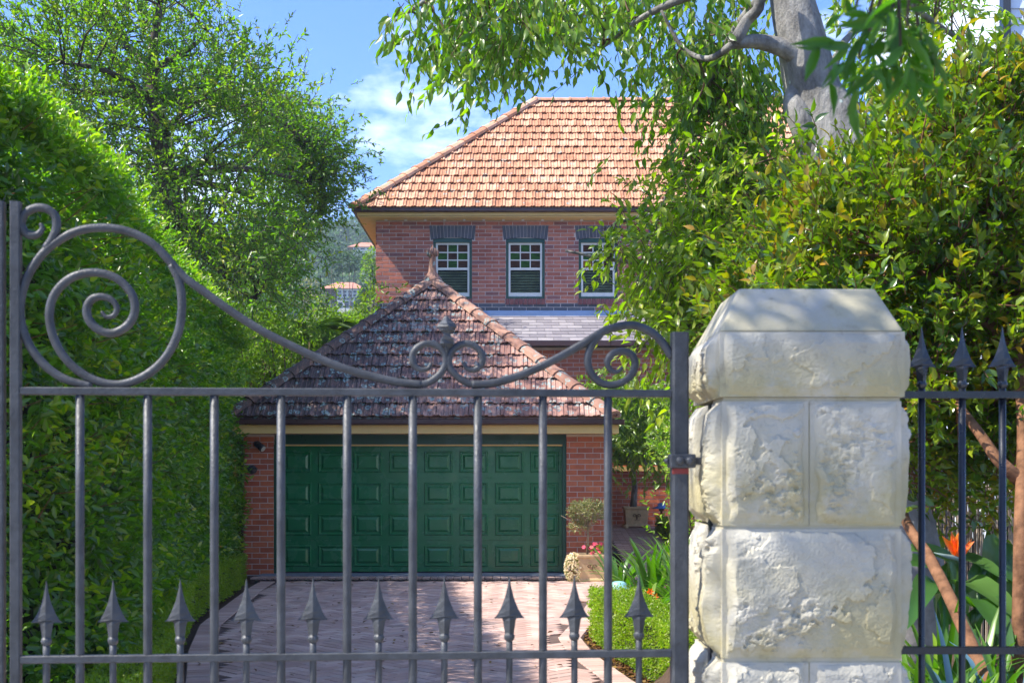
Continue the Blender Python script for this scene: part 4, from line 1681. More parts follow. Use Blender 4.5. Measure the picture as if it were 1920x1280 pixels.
def planter(name, label, c, w, ht, foot, group):
    t = thing(name, label, 'planter', c, group)
    c = Vector(c)
    mb = MB()

    def ring(hw, z):
        return [c + Vector((-hw, -hw, z)), c + Vector((hw, -hw, z)), c + Vector((hw, hw, z)), c + Vector((-hw, hw, z))]
    a = w / 2
    z = .03 if foot else 0
    mb.loft([ring(a * .92, z), ring(a * .92, z + .03), ring(a * .84, z + .045), ring(a * .93, ht * .84), ring(a * .95, ht * .86), ring(a * 1.02, ht * .90), ring(a * 1.02, ht), ring(a * .86, ht), ring(a * .84, ht * .82)])
    b = fixn(mb.build('pot', M['stone_sill'], t))
    bv = b.modifiers.new('bevel', 'BEVEL')
    bv.width = .006
    if foot:
        for sx in (-1, 1):
            for sy in (-1, 1):
                mb = MB()
                mb.lathe(c + Vector((sx * a * .85, sy * a * .85, 0)), [(.05, 0), (.06, .02), (.045, .05), (.03, .06)], 8)
                mb.build('foot', M['stone_sill'], t, True)
    mb = MB()
    mb.box((c.x - a * .83, c.y - a * .83, c.z + ht * .84), (c.x + a * .83, c.y + a * .83, c.z + ht * .9))
    mb.build('potting_soil', M['soil'], t)
    ram(b, (c.x, c.y - a * .885, c.z + ht * .52), w * .36, M['emblem'])
    return t


pc = Vector((1.18, 19.05, .0))
planter('square_planter', 'carved stone planter by the garage pier holding a pruned topiary', pc, .44, .40, False, 'carved square planters')
pc2 = P(1192, 985, 25.3)
pc2.z = .505
planter('square_planter', 'carved stone planter on feet beside the porch wall holding a small tree', pc2, .50, .42, True, 'carved square planters')


def tube_branch(mb, a, b, r0, r1, n=6, bend=.12, seg=5):
    a, b = Vector(a), Vector(b)
    L = (b - a).length
    side = Vector((random.uniform(-1, 1), random.uniform(-1, 1), random.uniform(-.3, 1)))
    pts = []
    for i in range(seg + 1):
        t = i / seg
        pts.append(a.lerp(b, t) + side * (bend * L * math.sin(PI * t)))
    mb.tube(pts, [r0 + (r1 - r0) * i / seg for i in range(seg + 1)], n)
    return pts


# topiary in the first planter
t = thing('topiary_tree', 'small lollipop topiary with grey-green pruned head and bare stems', 'topiary', pc + Vector((0, 0, .34)))
mb = MB()
tr = [pc + Vector((-.06, 0, .34)), pc + Vector((-.05, 0, .7)), pc + Vector((-.05, 0, 1.0))]
mb.tube(tr, [.02, .017, .014], 7)
S_, E_ = [], []
cc = P(1103, 958, 19.05)
for k in range(26):
    e = cc + Vector((random.gauss(0, .17), random.gauss(0, .12), random.uniform(-.08, .12)))
    if k < 5:
        e = pc + Vector((random.uniform(-.3, .22), random.uniform(-.1, .1), random.uniform(.72, .85)))
    s = Vector((pc.x - .05, pc.y, random.uniform(.62, .98)))
    tube_branch(mb, s, e, .008, .003, 4, .08, 3)
mb.build('trunk', M['reed'], t, True)
p, u = ball(cc, (.27, .20, .13), 330)
p2, u2 = ball(pc + Vector((-.2, 0, .80)), (.10, .10, .05), 45)
Q = twigs(np.concatenate([p, p2]), np.concatenate([u, u2]) + np.array([0, 0, .3]), .07, 6, .038, grav=.15, up=.5)
leaf_stuff('crown', Q, .42, 'oval', M['leaf_topiary'], t)

t = thing('pink_flowers', 'clump of pink flowers spilling over the planter by the garage', 'flowers', pc + Vector((.1, 0, .38)))
p, u = ball(pc + Vector((.12, -.06, .43)), (.13, .12, .08), 60)
Q = twigs(p, u + np.array([0, 0, .4]), .05, 5, .03, up=.6)
leaf_stuff('foliage', Q, .5, 'oval', M['leaf_box'], t)
blo = []
for k in range(16):
    c = pc + Vector((.10 + random.gauss(0, .085), -.08 + random.gauss(0, .06), .49 + random.gauss(0, .05)))
    n = 6
    a = np.linspace(0, 2 * PI, n, endpoint=False)
    f = np.array([random.gauss(0, .4), -1, .5])
    f /= np.linalg.norm(f)
    s1 = np.cross(f, [0, 0, 1.0])
    s1 /= np.linalg.norm(s1)
    s2 = np.cross(f, s1)
    A = np.cos(a)[:, None] * s1 + np.sin(a)[:, None] * s2
    Qf = (np.repeat(np.array(c)[None], n, 0), A, np.repeat(f[None], n, 0), np.full(n, .034), rng.uniform(0, 1, n))
    link('blossom', leaf_mesh('blossom', Qf, .8, 'round', M['pinkp']), t)

t = thing('white_flowers', 'mound of tiny white flowers against the left side of the planter', 'flowers', (0.93, 19.0, 0))
p, u = ball((.91, 18.97, .19), (.10, .12, .20), 200, .6)
Q = twigs(p, u, .04, 4, .022, up=.5)
leaf_stuff('foliage', Q, .5, 'small', M['leaf_box'], t)
p, u = ball((.905, 18.95, .20), (.115, .15, .21), 420, .85)
Q = twigs(p, u, .015, 5, .022, spread=1.0, up=.3)
leaf_stuff('blossoms', Q, .8, 'oval', M['whitep'], t)

# tree in the second planter
t = thing('potted_tree', 'small tree with drooping pale green leaves growing from the porch planter', 'tree', pc2 + Vector((0, 0, .36)))
mb = MB()
base = pc2 + Vector((-.05, 0, .36))
hd = P(1183, 800, 25.0)
tpts = [base, base + Vector((0.03, 0, .45)), base + Vector((-.02, -.05, .9)), hd]
mb.tube(tpts, [.075, .06, .05, .03], 8)
ends = []
for k in range(46):
    e = P(random.uniform(1098, 1262), random.uniform(715, 870), 24.0 + random.uniform(-.8, 1.2))
    tube_branch(mb, Vector(tpts[2]).lerp(hd, random.random()), e, .02, .005, 5, .1, 4)
    ends.append(e)
mb.build('trunk', M['bark_grey'], t, True)
S_ = np.array([np.array(e) + rng.normal(size=3) * .15 for e in ends for _ in range(15)])
D_ = runit(len(S_)) + np.array([0, -.2, -.5])
Q = twigs(S_, D_, .35, 7, .125, grav=.75, spread=.6, sag=.3, up=.3)
rest = leaf_parts(Q, .42, 'drip', M['leaf_pot'], t, 100)
leaf_stuff('crown', rest, .42, 'drip', M['leaf_pot'], t)


def disc_lamp(name, label, c, ht, r, m):
    t = thing(name, label, 'garden lamp', c)
    c = Vector(c)
    mb = MB()
    mb.lathe(c, [(.03, 0), (.022, .02), (.02, ht - .08), (.05, ht - .07), (.05, ht - .02)], 10)
    mb.build('post', M['lamp_black'] if m != 'blue' else M['bark_brown'], t, True)
    mb = MB()
    mb.lathe(c + Vector((0, 0, ht)), [(r, -.03), (r * .98, -.015), (r * .42, .02), (r * .40, .06), (r * .25, .075), (.004, .08)], 18)
    mb.build('shade', M[m], t, True)
    return t


gl = P(1160, 1103, 13.4)
disc_lamp('garden_lamp', 'low garden lamp with pale turquoise disc shade behind the clipped hedge', (gl.x, 13.4, 0), gl.z + .0, .20, 'turquoise')
gl = P(1240, 950, 24.0)
disc_lamp('garden_lamp', 'garden lamp with blue disc shade on a post near the porch', (gl.x, 24.0, .4), gl.z - .4 + .0, .17, 'blue')

# strap-leaved plants
def strap_curve(base, az, L, lift, w, droop, seg=7, fold=.25, twist=0.0):
    """one long strap leaf as a folded, arching ribbon"""
    mb = MB()
    base = Vector(base)
    d = Vector((math.cos(az), math.sin(az), 0))
    s = Vector((-d.y, d.x, 0))
    p = base.copy()
    el = lift
    vs = []
    for i in range(seg + 1):
        t = i / seg
        ww = w * (0.55 + 1.0 * t - 1.55 * t ** 2.6) if t < 1 else .002
        ww = max(ww, .002)
        n = Vector((-d.x * math.sin(el), -d.y * math.sin(el), math.cos(el)))
        vs += [p - s * ww / 2 + n * fold * ww * .5, p, p + s * ww / 2 + n * fold * ww * .5]
        p = p + (d * math.cos(el) + Vector((0, 0, math.sin(el)))) * (L / seg)
        el -= droop / seg * (0.4 + 1.2 * t)
    fs = []
    for i in range(seg):
        a = i * 3
        fs += [(a, a + 1, a + 4, a + 3), (a + 1, a + 2, a + 5, a + 4)]
    mb.add(vs, fs, random.random())
    return mb


def strap_plant(label, c, n, L, w, m, group, lift=(.8, 1.5), droop=(.5, 1.8), spread=.08, name='strap_leaf_plant', cat_='plant'):
    t = thing(name, label, cat_, c, group)
    for k in range(n):
        az = random.uniform(0, 2 * PI)
        b = Vector(c) + Vector((math.cos(az), math.sin(az), 0)) * random.uniform(0, spread)
        strap_curve(b, az + random.uniform(-.5, .5), L * random.uniform(.65, 1.1), random.uniform(*lift), w * random.uniform(.8, 1.2), random.uniform(*droop)).build('leaf', m, t, True)
    return t


ap = [('strappy lily clump closest to the garage planter', (1.35, 16.2, 0), 26, .75), ('tall strappy lily clump above the clipped hedge', (1.62, 14.9, 0), 34, .92),
      ('strappy lily clump against the gate hinge stile', (1.9, 14.2, 0), 34, .9), ('strappy lily clump low behind the hedge end', (1.45, 13.6, 0), 24, .62),
      ('strappy lily clump seen between stile and stone pillar', (2.05, 13.2, 0), 28, .85), ('strappy lily clump deepest in the driveway garden bed', (2.1, 16.3, 0), 28, .9)]
for lab, c, n, L in ap:
    strap_plant(lab, c, n + 8, L * 1.08, .075, M['leaf_strap'], 'strappy lilies in the driveway bed')
t = thing('orange_flowers', 'few small orange flowers low in the driveway garden bed', 'flowers', (1.6, 13.0, 0))
for x, y in ((1212, 1112), (1219, 1108), (1207, 1120), (1228, 1118)):
    c = P(x, y, 13.0)
    b = MB()
    b.tube([(c.x, c.y, 0), c], .006, 5)
    b.build('stem', M['leaf_strap'], t)
    n = 6
    a = np.linspace(0, 2 * PI, n, endpoint=False)
    A = np.stack([np.cos(a), np.full(n, -.4), np.sin(a)], 1)
    link('blossom', leaf_mesh('blossom', (np.repeat(np.array(c)[None], n, 0), A, np.tile([[0, -1., .3]], (n, 1)), np.full(n, .045), rng.uniform(0, 1, n)), .5, 'oval', M['orange']), t)

# ================================================================== BED BEHIND THE RIGHT FENCE
bird = thing('bird_of_paradise', 'bird of paradise plant with broad paddle leaves and one orange flower', 'plant', (2.2, 6.3, 0))


def paddle(base, mid, tip, w, m=M['leaf_paradise']):
    """stalked paddle leaf through three points"""
    pts = catmull([base, base.lerp(mid, .55) + Vector((0, 0, .03)), mid, mid.lerp(tip, .5) + Vector((0, 0, .05)), tip], 5)
    n = len(pts)
    i0 = int(n * .42)
    mb = MB()
    mb.tube(pts[:i0 + 2], [.012] * (i0 + 2), 6, rnd=.5)
    vs, fs = [], []
    rest_ = pts[i0:]
    mm = len(rest_)
    for i, p in enumerate(rest_):
        t = i / (mm - 1)
        d = (rest_[min(i + 1, mm - 1)] - rest_[max(i - 1, 0)]).normalized()
        s = d.cross(Vector((0, -.55, .8))).normalized()
        nn = s.cross(d)
        ww = w * max(.01, math.sin(PI * min(1, .06 + .94 * t) ** .75) ** .7)
        vs += [p - s * ww / 2 + nn * ww * .16, p - s * ww / 4 + nn * ww * .05, p, p + s * ww / 4 + nn * ww * .05, p + s * ww / 2 + nn * ww * .16]
    for i in range(mm - 1):
        for k in range(4):
            a = i * 5 + k
            fs.append((a, a + 1, a + 6, a + 5))
    mb.add(vs, fs, random.random())
    mb.build('leaf', m, bird, True)


bb = Vector((2.25, 6.4, .02))
for (mx, my, md), (tx, ty, td), w in (((1760, 1085, 6.2), (1640, 1065, 5.9), .13), ((1800, 1100, 6.2), (1920, 1170, 5.7), .15), ((1790, 1075, 6.4), (1690, 1030, 6.3), .12),
                                      ((1855, 1075, 6.3), (1863, 1000, 6.3), .10), ((1880, 1080, 6.4), (1882, 1015, 6.5), .11), ((1770, 1120, 6.1), (1690, 1140, 5.8), .11),
                                      ((1830, 1130, 6.0), (1900, 1230, 5.6), .14), ((1840, 1080, 6.3), (1935, 1110, 6.2), .14), ((1750, 1100, 6.0), (1700, 1180, 5.6), .12), ((1900, 1100, 6.3), (1960, 1050, 6.4), .14),
                                      ((1780, 1060, 6.5), (1890, 1090, 5.9), .12)):
    paddle(bb + Vector((random.uniform(-.15, .15), random.uniform(-.1, .1), 0)), P(mx, my, md), P(tx, ty, td), w)
mb = MB()
fc = P(1792, 1046, 6.1)
mb.tube([bb, bb.lerp(fc, .5) + Vector((-.05, 0, .1)), fc + Vector((.02, 0, -.03)), fc], [.012, .011, .010, .012], 6)
st_ = mb.build('flower_stalk', M['leaf_paradise'], bird, True)
mb = MB()
mb.tube([fc + Vector((.03, 0, -.012)), fc, fc + Vector((-.06, -.03, .012)), fc + Vector((-.12, -.05, .03))], [.008, .015, .010, .002], 6)
mb.build('flower_beak', M['bud'], bird, True)
A = []
for k in range(11):
    A.append([random.uniform(-.75, .75), random.uniform(-.3, .3), random.uniform(.5, 1)])
A = np.array(A)
n = len(A)
fl = leaf_mesh('petal', (np.repeat(np.array(fc)[None], n, 0) + rng.normal(size=(n, 3)) * .008, A, np.tile([[0, -1., .2]], (n, 1)) + rng.normal(size=(n, 3)) * .5, np.full(n, .12) * rng.uniform(.7, 1.1, n), rng.uniform(0, 1, n)), .28, 'oval', M['orange'])
link('flower', fl, bird)
k = 0
for lab, x, y, d, n, L, m, w in (('green strap-leaved clump beside the foot of the stone pillar', 1725, 1215, 5.2, 26, .75, 'leaf_strap', .045), ('bluish strap-leaved clump below the bird of paradise', 1800, 1225, 4.9, 20, .62, 'leaf_blue', .035),
                                ('green strap-leaved clump with leaning trunk crossing it', 1830, 1190, 5.5, 30, .8, 'leaf_strap', .045), ('green strap-leaved clump at the lower right corner', 1925, 1230, 5.0, 28, .75, 'leaf_strap', .045),
                                ('bluish strap-leaved clump at the right end of the fence bed', 1890, 1215, 5.1, 14, .6, 'leaf_blue', .035), ('lime strap-leaved clump under the orange flower', 1765, 1150, 5.9, 30, .7, 'leaf_strap', .04),
                                ('low green strap-leaved clump showing under the bottom rail', 1760, 1290, 4.6, 26, .6, 'leaf_strap', .04), ('short green strap-leaved clump under the bottom rail further right', 1870, 1300, 4.5, 26, .6, 'leaf_strap', .04)):
    c = P(x, y, d)
    zt_ = c.z
    strap_plant(lab, (c.x, d, max(0.0, zt_ - L * .75)), n, L, w, M[m], 'strap-leaved plants behind the fence', spread=.12)
# raised soil they grow in
mb = MB()
nx, ny = 24, 24
vs = []
for j in range(ny + 1):
    for i in range(nx + 1):
        x = .98 + 4.5 * i / nx
        y = 3.4 + 6.6 * j / ny
        z = .38 * min(1, (x - .98) / .25) * min(1, (y - 3.39) / .4, max(0, (9.99 - y) / .8)) + .05 * noise.noise(Vector((x * 2, y * 2, 1)))
        vs.append((x, y, max(-.05, z) if 0 < i < nx and 0 < j < ny else -.055))
fs = [(j * (nx + 1) + i, j * (nx + 1) + i + 1, (j + 1) * (nx + 1) + i + 1, (j + 1) * (nx + 1) + i) for j in range(ny) for i in range(nx)]
mb.add(vs, fs)
mb.build('garden_soil', M['soil'], None, True, kind='structure')
# reed screen
t = thing('reed_screen', 'brown reed screen fence tied with wire behind the paddle leaves', 'fence', (3.6, 8.8, .2))
mb = MB()
for k in range(430):
    x = 2.3 + 2.6 * k / 430 + random.uniform(-.004, .004)
    dx = random.uniform(-.03, .03)
    zt_ = EYE - .12 + random.uniform(-.06, .03)
    mb.tube([(x, 8.8 + random.uniform(-.01, .012), .2), (x + dx, 8.8 + random.uniform(-.01, .012), zt_)], random.uniform(.003, .005), 5, random.random())
mb.build('reeds', M['reed'], t, kind='stuff')
for zz in (.75, 1.0, 1.25):
    mb = MB()
    mb.tube([(2.3, 8.78, zz), (3.6, 8.78, zz + .01), (4.9, 8.78, zz)], .003, 5)
    mb.build('tie_wire', M['wire'], t)
mb = MB()
c = P(1700, 1010, 6.9)
for k in range(9):
    a = k / 8
rr = []
for k in range(9):
    th = PI * k / 8
    rr.append([c + Vector((.22 * math.sin(th) * math.cos(f) * (1 + .25 * noise.noise(Vector((math.cos(f), math.sin(f), th)) * 1.5)), .2 * math.sin(th) * math.sin(f), .62 * -math.cos(th) - .35 + .05 * noise.noise(Vector((f, th, 3))))) for f in [2 * PI * q / 12 for q in range(12)]])
mb.loft(rr)
tag(mb.build('rock', M['rock'], None, True), 'grey garden rock half hidden beside the stone pillar', 'rock')

# ================================================================== HEDGES
def offset_path(path, off):
    """shift a plan polyline sideways (positive = to the left, -x for a path that runs along +y)"""
    out = []
    for i, p in enumerate(path):
        a, b = path[max(0, i - 1)], path[min(len(path) - 1, i + 1)]
        d = Vector((b[0] - a[0], b[1] - a[1])).normalized()
        out.append((p[0] - d.y * off, p[1] + d.x * off))
    return out


def resample(path, n):
    pts = np.array(path)
    seg = np.linalg.norm(np.diff(pts, axis=0), axis=1)
    cum = np.concatenate([[0], np.cumsum(seg)])
    t = np.linspace(0, cum[-1], n)
    return np.stack([np.interp(t, cum, pts[:, k]) for k in range(pts.shape[1])], 1), cum[-1]


def path_at(path, t):
    """positions and right-hand normals at fractions t of the path"""
    pts, L = resample(path, 400)
    i = np.clip((t * 399).astype(int), 0, 398)
    f = (t * 399 - i)[:, None]
    p = pts[i] * (1 - f) + pts[i + 1] * f
    j0, j1 = np.clip(i - 6, 0, 399), np.clip(i + 7, 0, 399)
    d = unit(pts[j1] - pts[j0])
    return p, np.stack([d[:, 1], -d[:, 0]], 1), L


def nz2(x, y, z, s, seed=0):
    return np.array([noise.noise(Vector((a * s + seed, b * s, c * s))) for a, b, c in zip(x, y, z)])


HPATH = [(-3.05, 6.75), (-2.78, 7.0), (-2.64, 7.8), (-2.66, 8.8), (-2.82, 10), (-3.18, 12), (-3.5, 14), (-3.82, 16.5), (-4.0, 18.4), (-4.2, 20.2)]
hed = thing('tall_hedge', 'tall dense clipped green hedge along the left side of the drive', 'hedge', (-3.8, 12, 0))
TH = 1.3


def hedge_top(t):
    return 4.02 - .10 * t - .10 * np.clip((t - .9) / .1, 0, 1)


# solid dark core added in place of twigs, blocks light through the hedge
mb = MB()
inner = offset_path(HPATH, .72)
outer = offset_path(HPATH, TH - .2)
rings = []
for i, (a, b) in enumerate(zip(inner, outer)):
    z = float(hedge_top(np.array([i / (len(inner) - 1)]))[0]) - .34
    rings.append([(a[0], a[1], 0), (a[0], a[1], z), (b[0], b[1], z), (b[0], b[1], 0)])
mb.loft(rings)
mb.build('wood', M['hedge_core'], hed)
n = 14000
t = rng.uniform(0, 1, n)
z = rng.uniform(.05, 1, n)
p2, nr, HL = path_at(HPATH, t)
zt = hedge_top(t)
S_ = np.concatenate([p2, (z * zt)[:, None]], 1)
bmp = nz2(S_[:, 0], S_[:, 1], S_[:, 2], 1.6) * .14 + nz2(S_[:, 0], S_[:, 1], S_[:, 2], 4.5, 9) * .20
N3 = np.concatenate([nr, np.zeros((n, 1))], 1)
S_ = S_ + N3 * (bmp - .22 - rng.exponential(.085, n) - .36 * (1 - t) * z ** 1.6)[:, None]
D_ = N3 * 1.0 + rng.normal(size=(n, 3)) * .45 + np.array([0, 0, .35])
Q1 = twigs(S_, D_, rng.uniform(.14, .26, n), 6, .066, grav=.2, spread=.8, jit=.35, up=.3, rhi=.9, lvar=.5, tip=.45, tone=.45, tscale=2.5)
# new growth along the top
n = 7500
t = rng.uniform(0, 1, n)
p2, nr, _ = path_at(HPATH, t)
off = rng.uniform(.0, TH, n)
off = np.where(rng.uniform(0, 1, n) < .45, rng.uniform(.02, .35, n), off) + .34 * (1 - t)
S_ = np.concatenate([p2 - nr * off[:, None], (hedge_top(t) - .22)[:, None]], 1)
S_[:, 2] += nz2(S_[:, 0], S_[:, 1], S_[:, 2], 2.2, 4) * .16
D_ = rng.normal(size=(n, 3)) * .4 + np.array([0.15, 0, 1.0])
Q2 = twigs(S_, D_, rng.uniform(.14, .34, n), 7, .055, grav=-.05, spread=.7, up=.5, rlo=.35, rhi=1.0, tip=.35)
E_ = S_ + unit(D_) * .3
Qh = cat([Q1, Q2])
rest = leaf_parts(Qh, .45, 'oval', M['leaf_hedge'], hed, 120)
leaf_stuff('foliage', rest, .45, 'oval', M['leaf_hedge'], hed)
n = 260
t = rng.uniform(0, .8, n)
p2, nr, _ = path_at(HPATH, t)
z = rng.uniform(.3, .95, n) * 4
A_ = np.concatenate([p2 - nr * (.2 + .36 * (1 - t) * (z / 4) ** 1.6)[:, None], z[:, None]], 1)
B_ = A_ + np.concatenate([nr * .17, rng.uniform(-.05, .28, (n, 1))], 1) + rng.normal(size=(n, 3)) * .09
stick_mesh('twigs', A_, B_, .005, .002, M['bark_brown'], hed, kind='stuff')


def box_hedge(label, path, width, ht, n, loc, leaf=.020, rlo=0.25):
    t_ = thing('box_hedge', label, 'hedge', loc)
    mb = MB()
    a_, b_ = offset_path(path, .05), offset_path(path, width - .05)
    mb.loft([[(a[0], a[1], 0), (a[0], a[1], ht - .06), (b[0], b[1], ht - .06), (b[0], b[1], 0)] for a, b in zip(a_, b_)])
    mb.build('wood', M['hedge_core'], t_)  # added solid core, stops light showing through the leaves
    t = rng.uniform(0, 1, n)
    p2, nr, L = path_at(path, t)
    kind = rng.uniform(0, 1, n)
    wa, wb, wt = ht, ht, width
    tot = wa + wb + wt
    top = kind < wt / tot
    side = (kind >= wt / tot) & (kind < (wt + wa) / tot)
    off = np.where(top, rng.uniform(0, width, n), np.where(side, .03, width - .03))
    z = np.where(top, ht - .03, rng.uniform(.02, ht, n))
    S_ = np.concatenate([p2 - nr * off[:, None], z[:, None]], 1)
    nv = np.where(top[:, None], np.array([0, 0, 1.0]), np.where(side[:, None], np.concatenate([nr, np.zeros((n, 1))], 1), -np.concatenate([nr, np.zeros((n, 1))], 1)))
    S_ += nv * (nz2(S_[:, 0], S_[:, 1], S_[:, 2], 7, 3) * .02 - .03)[:, None]
    # ends
    m_ = n // 14
    for end in (0, -1):
        pe = np.array(path[end])
        dd = unit(np.array([path[1]]) - np.array([path[0]]))[0] if end == 0 else -unit(np.array([path[-1]]) - np.array([path[-2]]))[0]
        sd = np.array([-dd[1], dd[0]]) * (1 if end == 0 else -1)
        ex = np.concatenate([pe + sd[None] * rng.uniform(0, width, (m_, 1)) + dd[None] * .03, rng.uniform(.02, ht, (m_, 1))], 1)
        S_ = np.concatenate([S_, ex])
        nv = np.concatenate([nv, np.tile([[-dd[0], -dd[1], 0]], (m_, 1))])
    D_ = nv + rng.normal(size=nv.shape) * .45 + np.array([0, 0, .25])
    Q = twigs(S_, D_, rng.uniform(.03, .07, len(S_)), 5, leaf, grav=.0, spread=.8, up=.5, tip=.2, rlo=rlo)
    leaf_stuff('foliage', Q, .6, 'oval', M['leaf_box'], t_)


lpth = [(-2.05, 6.5), (-2.24, 8), (-2.60, 10), (-3.01, 11.7), (-3.39, 13.7), (-3.55, 15.5), (-3.74, 18)]
box_hedge('low clipped box hedge curving along the left edge of the drive', lpth, .36, .44, 15000, (-3.2, 12, 0), .020, .5)
rpth = [(1.62, 7.0), (1.30, 8.5), (1.02, 10.1), (.82, 11.5), (.75, 12.5)]
box_hedge('low clipped box hedge edging the right side of the drive', [(x, y) for x, y in rpth][::-1], .46, .50, 13000, (1.0, 10.5, 0), .020, .45)
box_hedge('short clipped box hedge beside the porch path', [(2.75, 21.6), (2.75, 24.6)][::-1], .5, .75, 2500, (3.0, 23, 0), .03)

# ================================================================== TREES
def in_poly(x, y, poly):
    inside = np.zeros(len(x), bool)
    j = len(poly) - 1
    for i in range(len(poly)):
        xi, yi = poly[i]
        xj, yj = poly[j]
        c = ((yi > y) != (yj > y)) & (x < (xj - xi) * (y - yi) / (yj - yi + 1e-9) + xi)
        inside ^= c
        j = i
    return inside


def region(poly, n, d0, d1):
    """n points in the volume whose outline from the street is poly"""
    xs, ys = zip(*poly)
    X, Y = [], []
    while len(X) < n:
        x = rng.uniform(min(xs), max(xs), n)
        y = rng.uniform(min(ys), max(ys), n)
        k = in_poly(x, y, poly)
        X += list(x[k])
        Y += list(y[k])
    x, y = np.array(X[:n]), np.array(Y[:n])
    d = rng.uniform(d0, d1, n)
    return np.stack([(x - 960) * d / F, d, EYE + (HY - y) * d / F], 1)


def clumped(poly, nc, per, d0, d1, r):
    c = region(poly, nc, d0, d1)
    k = rng.integers(0, nc, nc * per)
    return c[k] + rng.normal(size=(nc * per, 3)) * r, c


# ---- tall tree behind the hedge
lt = thing('garden_tree', 'tall spreading green tree rising behind the clipped hedge', 'tree', (-6.0, 20.5, 0))
ltpoly = [(-60, 60), (60, 20), (150, -40), (300, -90), (395, -60), (405, 40), (490, 120), (470, 160), (520, 200), (520, 520), (440, 590), (380, 520), (250, 330), (60, 230), (-60, 200)]
ltpoly2 = [(490, 190), (540, 200), (600, 235), (620, 290), (650, 320), (615, 350), (610, 400), (570, 430), (520, 470), (510, 540), (480, 570), (450, 580), (470, 400)]
mb = MB()
tb = Vector((-6.0, 20.5, 0))
t1, t2, t3, t4 = P(320, 420, 20.5), P(300, 250, 20.5), P(285, 130, 20.5), P(300, 10, 20.3)
mb.tube(catmull([tb, tb.lerp(t1, .6) + Vector((.1, 0, 0)), t1, t2, t3, t4], 3), [.24, .235, .23, .22, .21, .20, .19, .18, .17, .16, .14, .12, .10, .085, .07, .05], 9, wob=.15)
S_, C_ = clumped(ltpoly, 150, 40, 18.3, 23.0, .34)
S2_, C2_ = clumped(ltpoly2, 70, 46, 24.0, 27.0, .32)
S_, C_ = np.concatenate([S_, S2_]), np.concatenate([C_, C2_])
att = [t1, t2, t3, t4, t1.lerp(t2, .5), t2.lerp(t3, .5)]
limbs = []
for px, py, dd in ((120, 120, 19.5), (60, 180, 21), (200, 60, 21.5), (390, 60, 20), (430, 160, 21), (500, 220, 22), (590, 300, 25), (610, 380, 25.5), (520, 400, 24.5), (530, 520, 25.5), (440, 320, 22), (480, 560, 20)):
    e = P(px, py, dd)
    a = min(att, key=lambda q: (q - e).length + (2 if q.z > e.z else 0))
    limbs.append(tube_branch(mb, a, e, .075, .02, 6, .10, 6))
lim_pts = np.array([np.array(p) for l in limbs for p in l[2:]] + [np.array(p) for p in att[1:]])
for c in C_:
    a = lim_pts[np.argmin(np.linalg.norm(lim_pts - c, axis=1) + np.where(lim_pts[:, 2] > c[2], .6, 0))]
    tube_branch(mb, Vector(a), Vector(c), .022, .006, 4, .1, 4)
mb.build('trunk', M['bark_dark'], lt, True)
cc = C_.mean(0)
D_ = unit(S_ - cc) * .7 + runit(len(S_)) * .7 + np.array([0, 0, .25])
Q = twigs(S_, D_, rng.uniform(.15, .38, len(S_)), 7, .085, grav=.12, spread=.7, up=.6, tip=.3, tone=.5, tscale=1.1, lvar=.45)
leaf_stuff('crown', Q, .42, 'oval', M['leaf_tree'], lt)
stick_mesh('twigs', S_, S_ + unit(D_) * .3, .007, .003, M['bark_dark'], lt, kind='stuff')

# ---- big tree whose canopy hangs over the drive
bt = thing('canopy_tree', 'large grey-barked tree whose leafy branches hang across the roof', 'tree', (2.7, 9.4, 0))
mb = MB()
TD = 9.2
tr = [Vector((3.0, 9.4, 0)), P(1640, 500, TD), P(1562, 260, TD), P(1528, 175, TD), P(1500, 70, TD), P(1480, -20, TD), P(1440, -220, TD)]
mb.tube(catmull(tr, 4), list(np.interp(np.linspace(0, 1, 25), [0, .3, .42, .5, .6, .72, 1], [.34, .30, .235, .20, .185, .175, .10])), 14, wob=.10)
mb.tube(catmull([P(1525, 280, TD - .1), P(1500, 225, TD - .1), P(1490, 185, TD - .05), P(1510, 120, TD)], 4), [.07, .085, .095, .10, .10, .10, .10, .09, .08, .07, .05, .03, .02], 9, wob=.2)
a0 = P(1530, 122, TD - .05)
b1 = catmull([a0, P(1470, 92, TD - .1), P(1420, 78, TD - .15), P(1375, 82, TD - .2)], 4)
mb.tube(b1, list(np.linspace(.085, .036, len(b1))), 9, wob=.15)
b2 = catmull([P(1376, 82, TD - .2), P(1400, 40, TD - .2), P(1425, 0, TD - .3), P(1400, -120, TD - .3)], 4)
mb.tube(b2, list(np.linspace(.05, .03, len(b2))), 8, wob=.15)
limbs = []
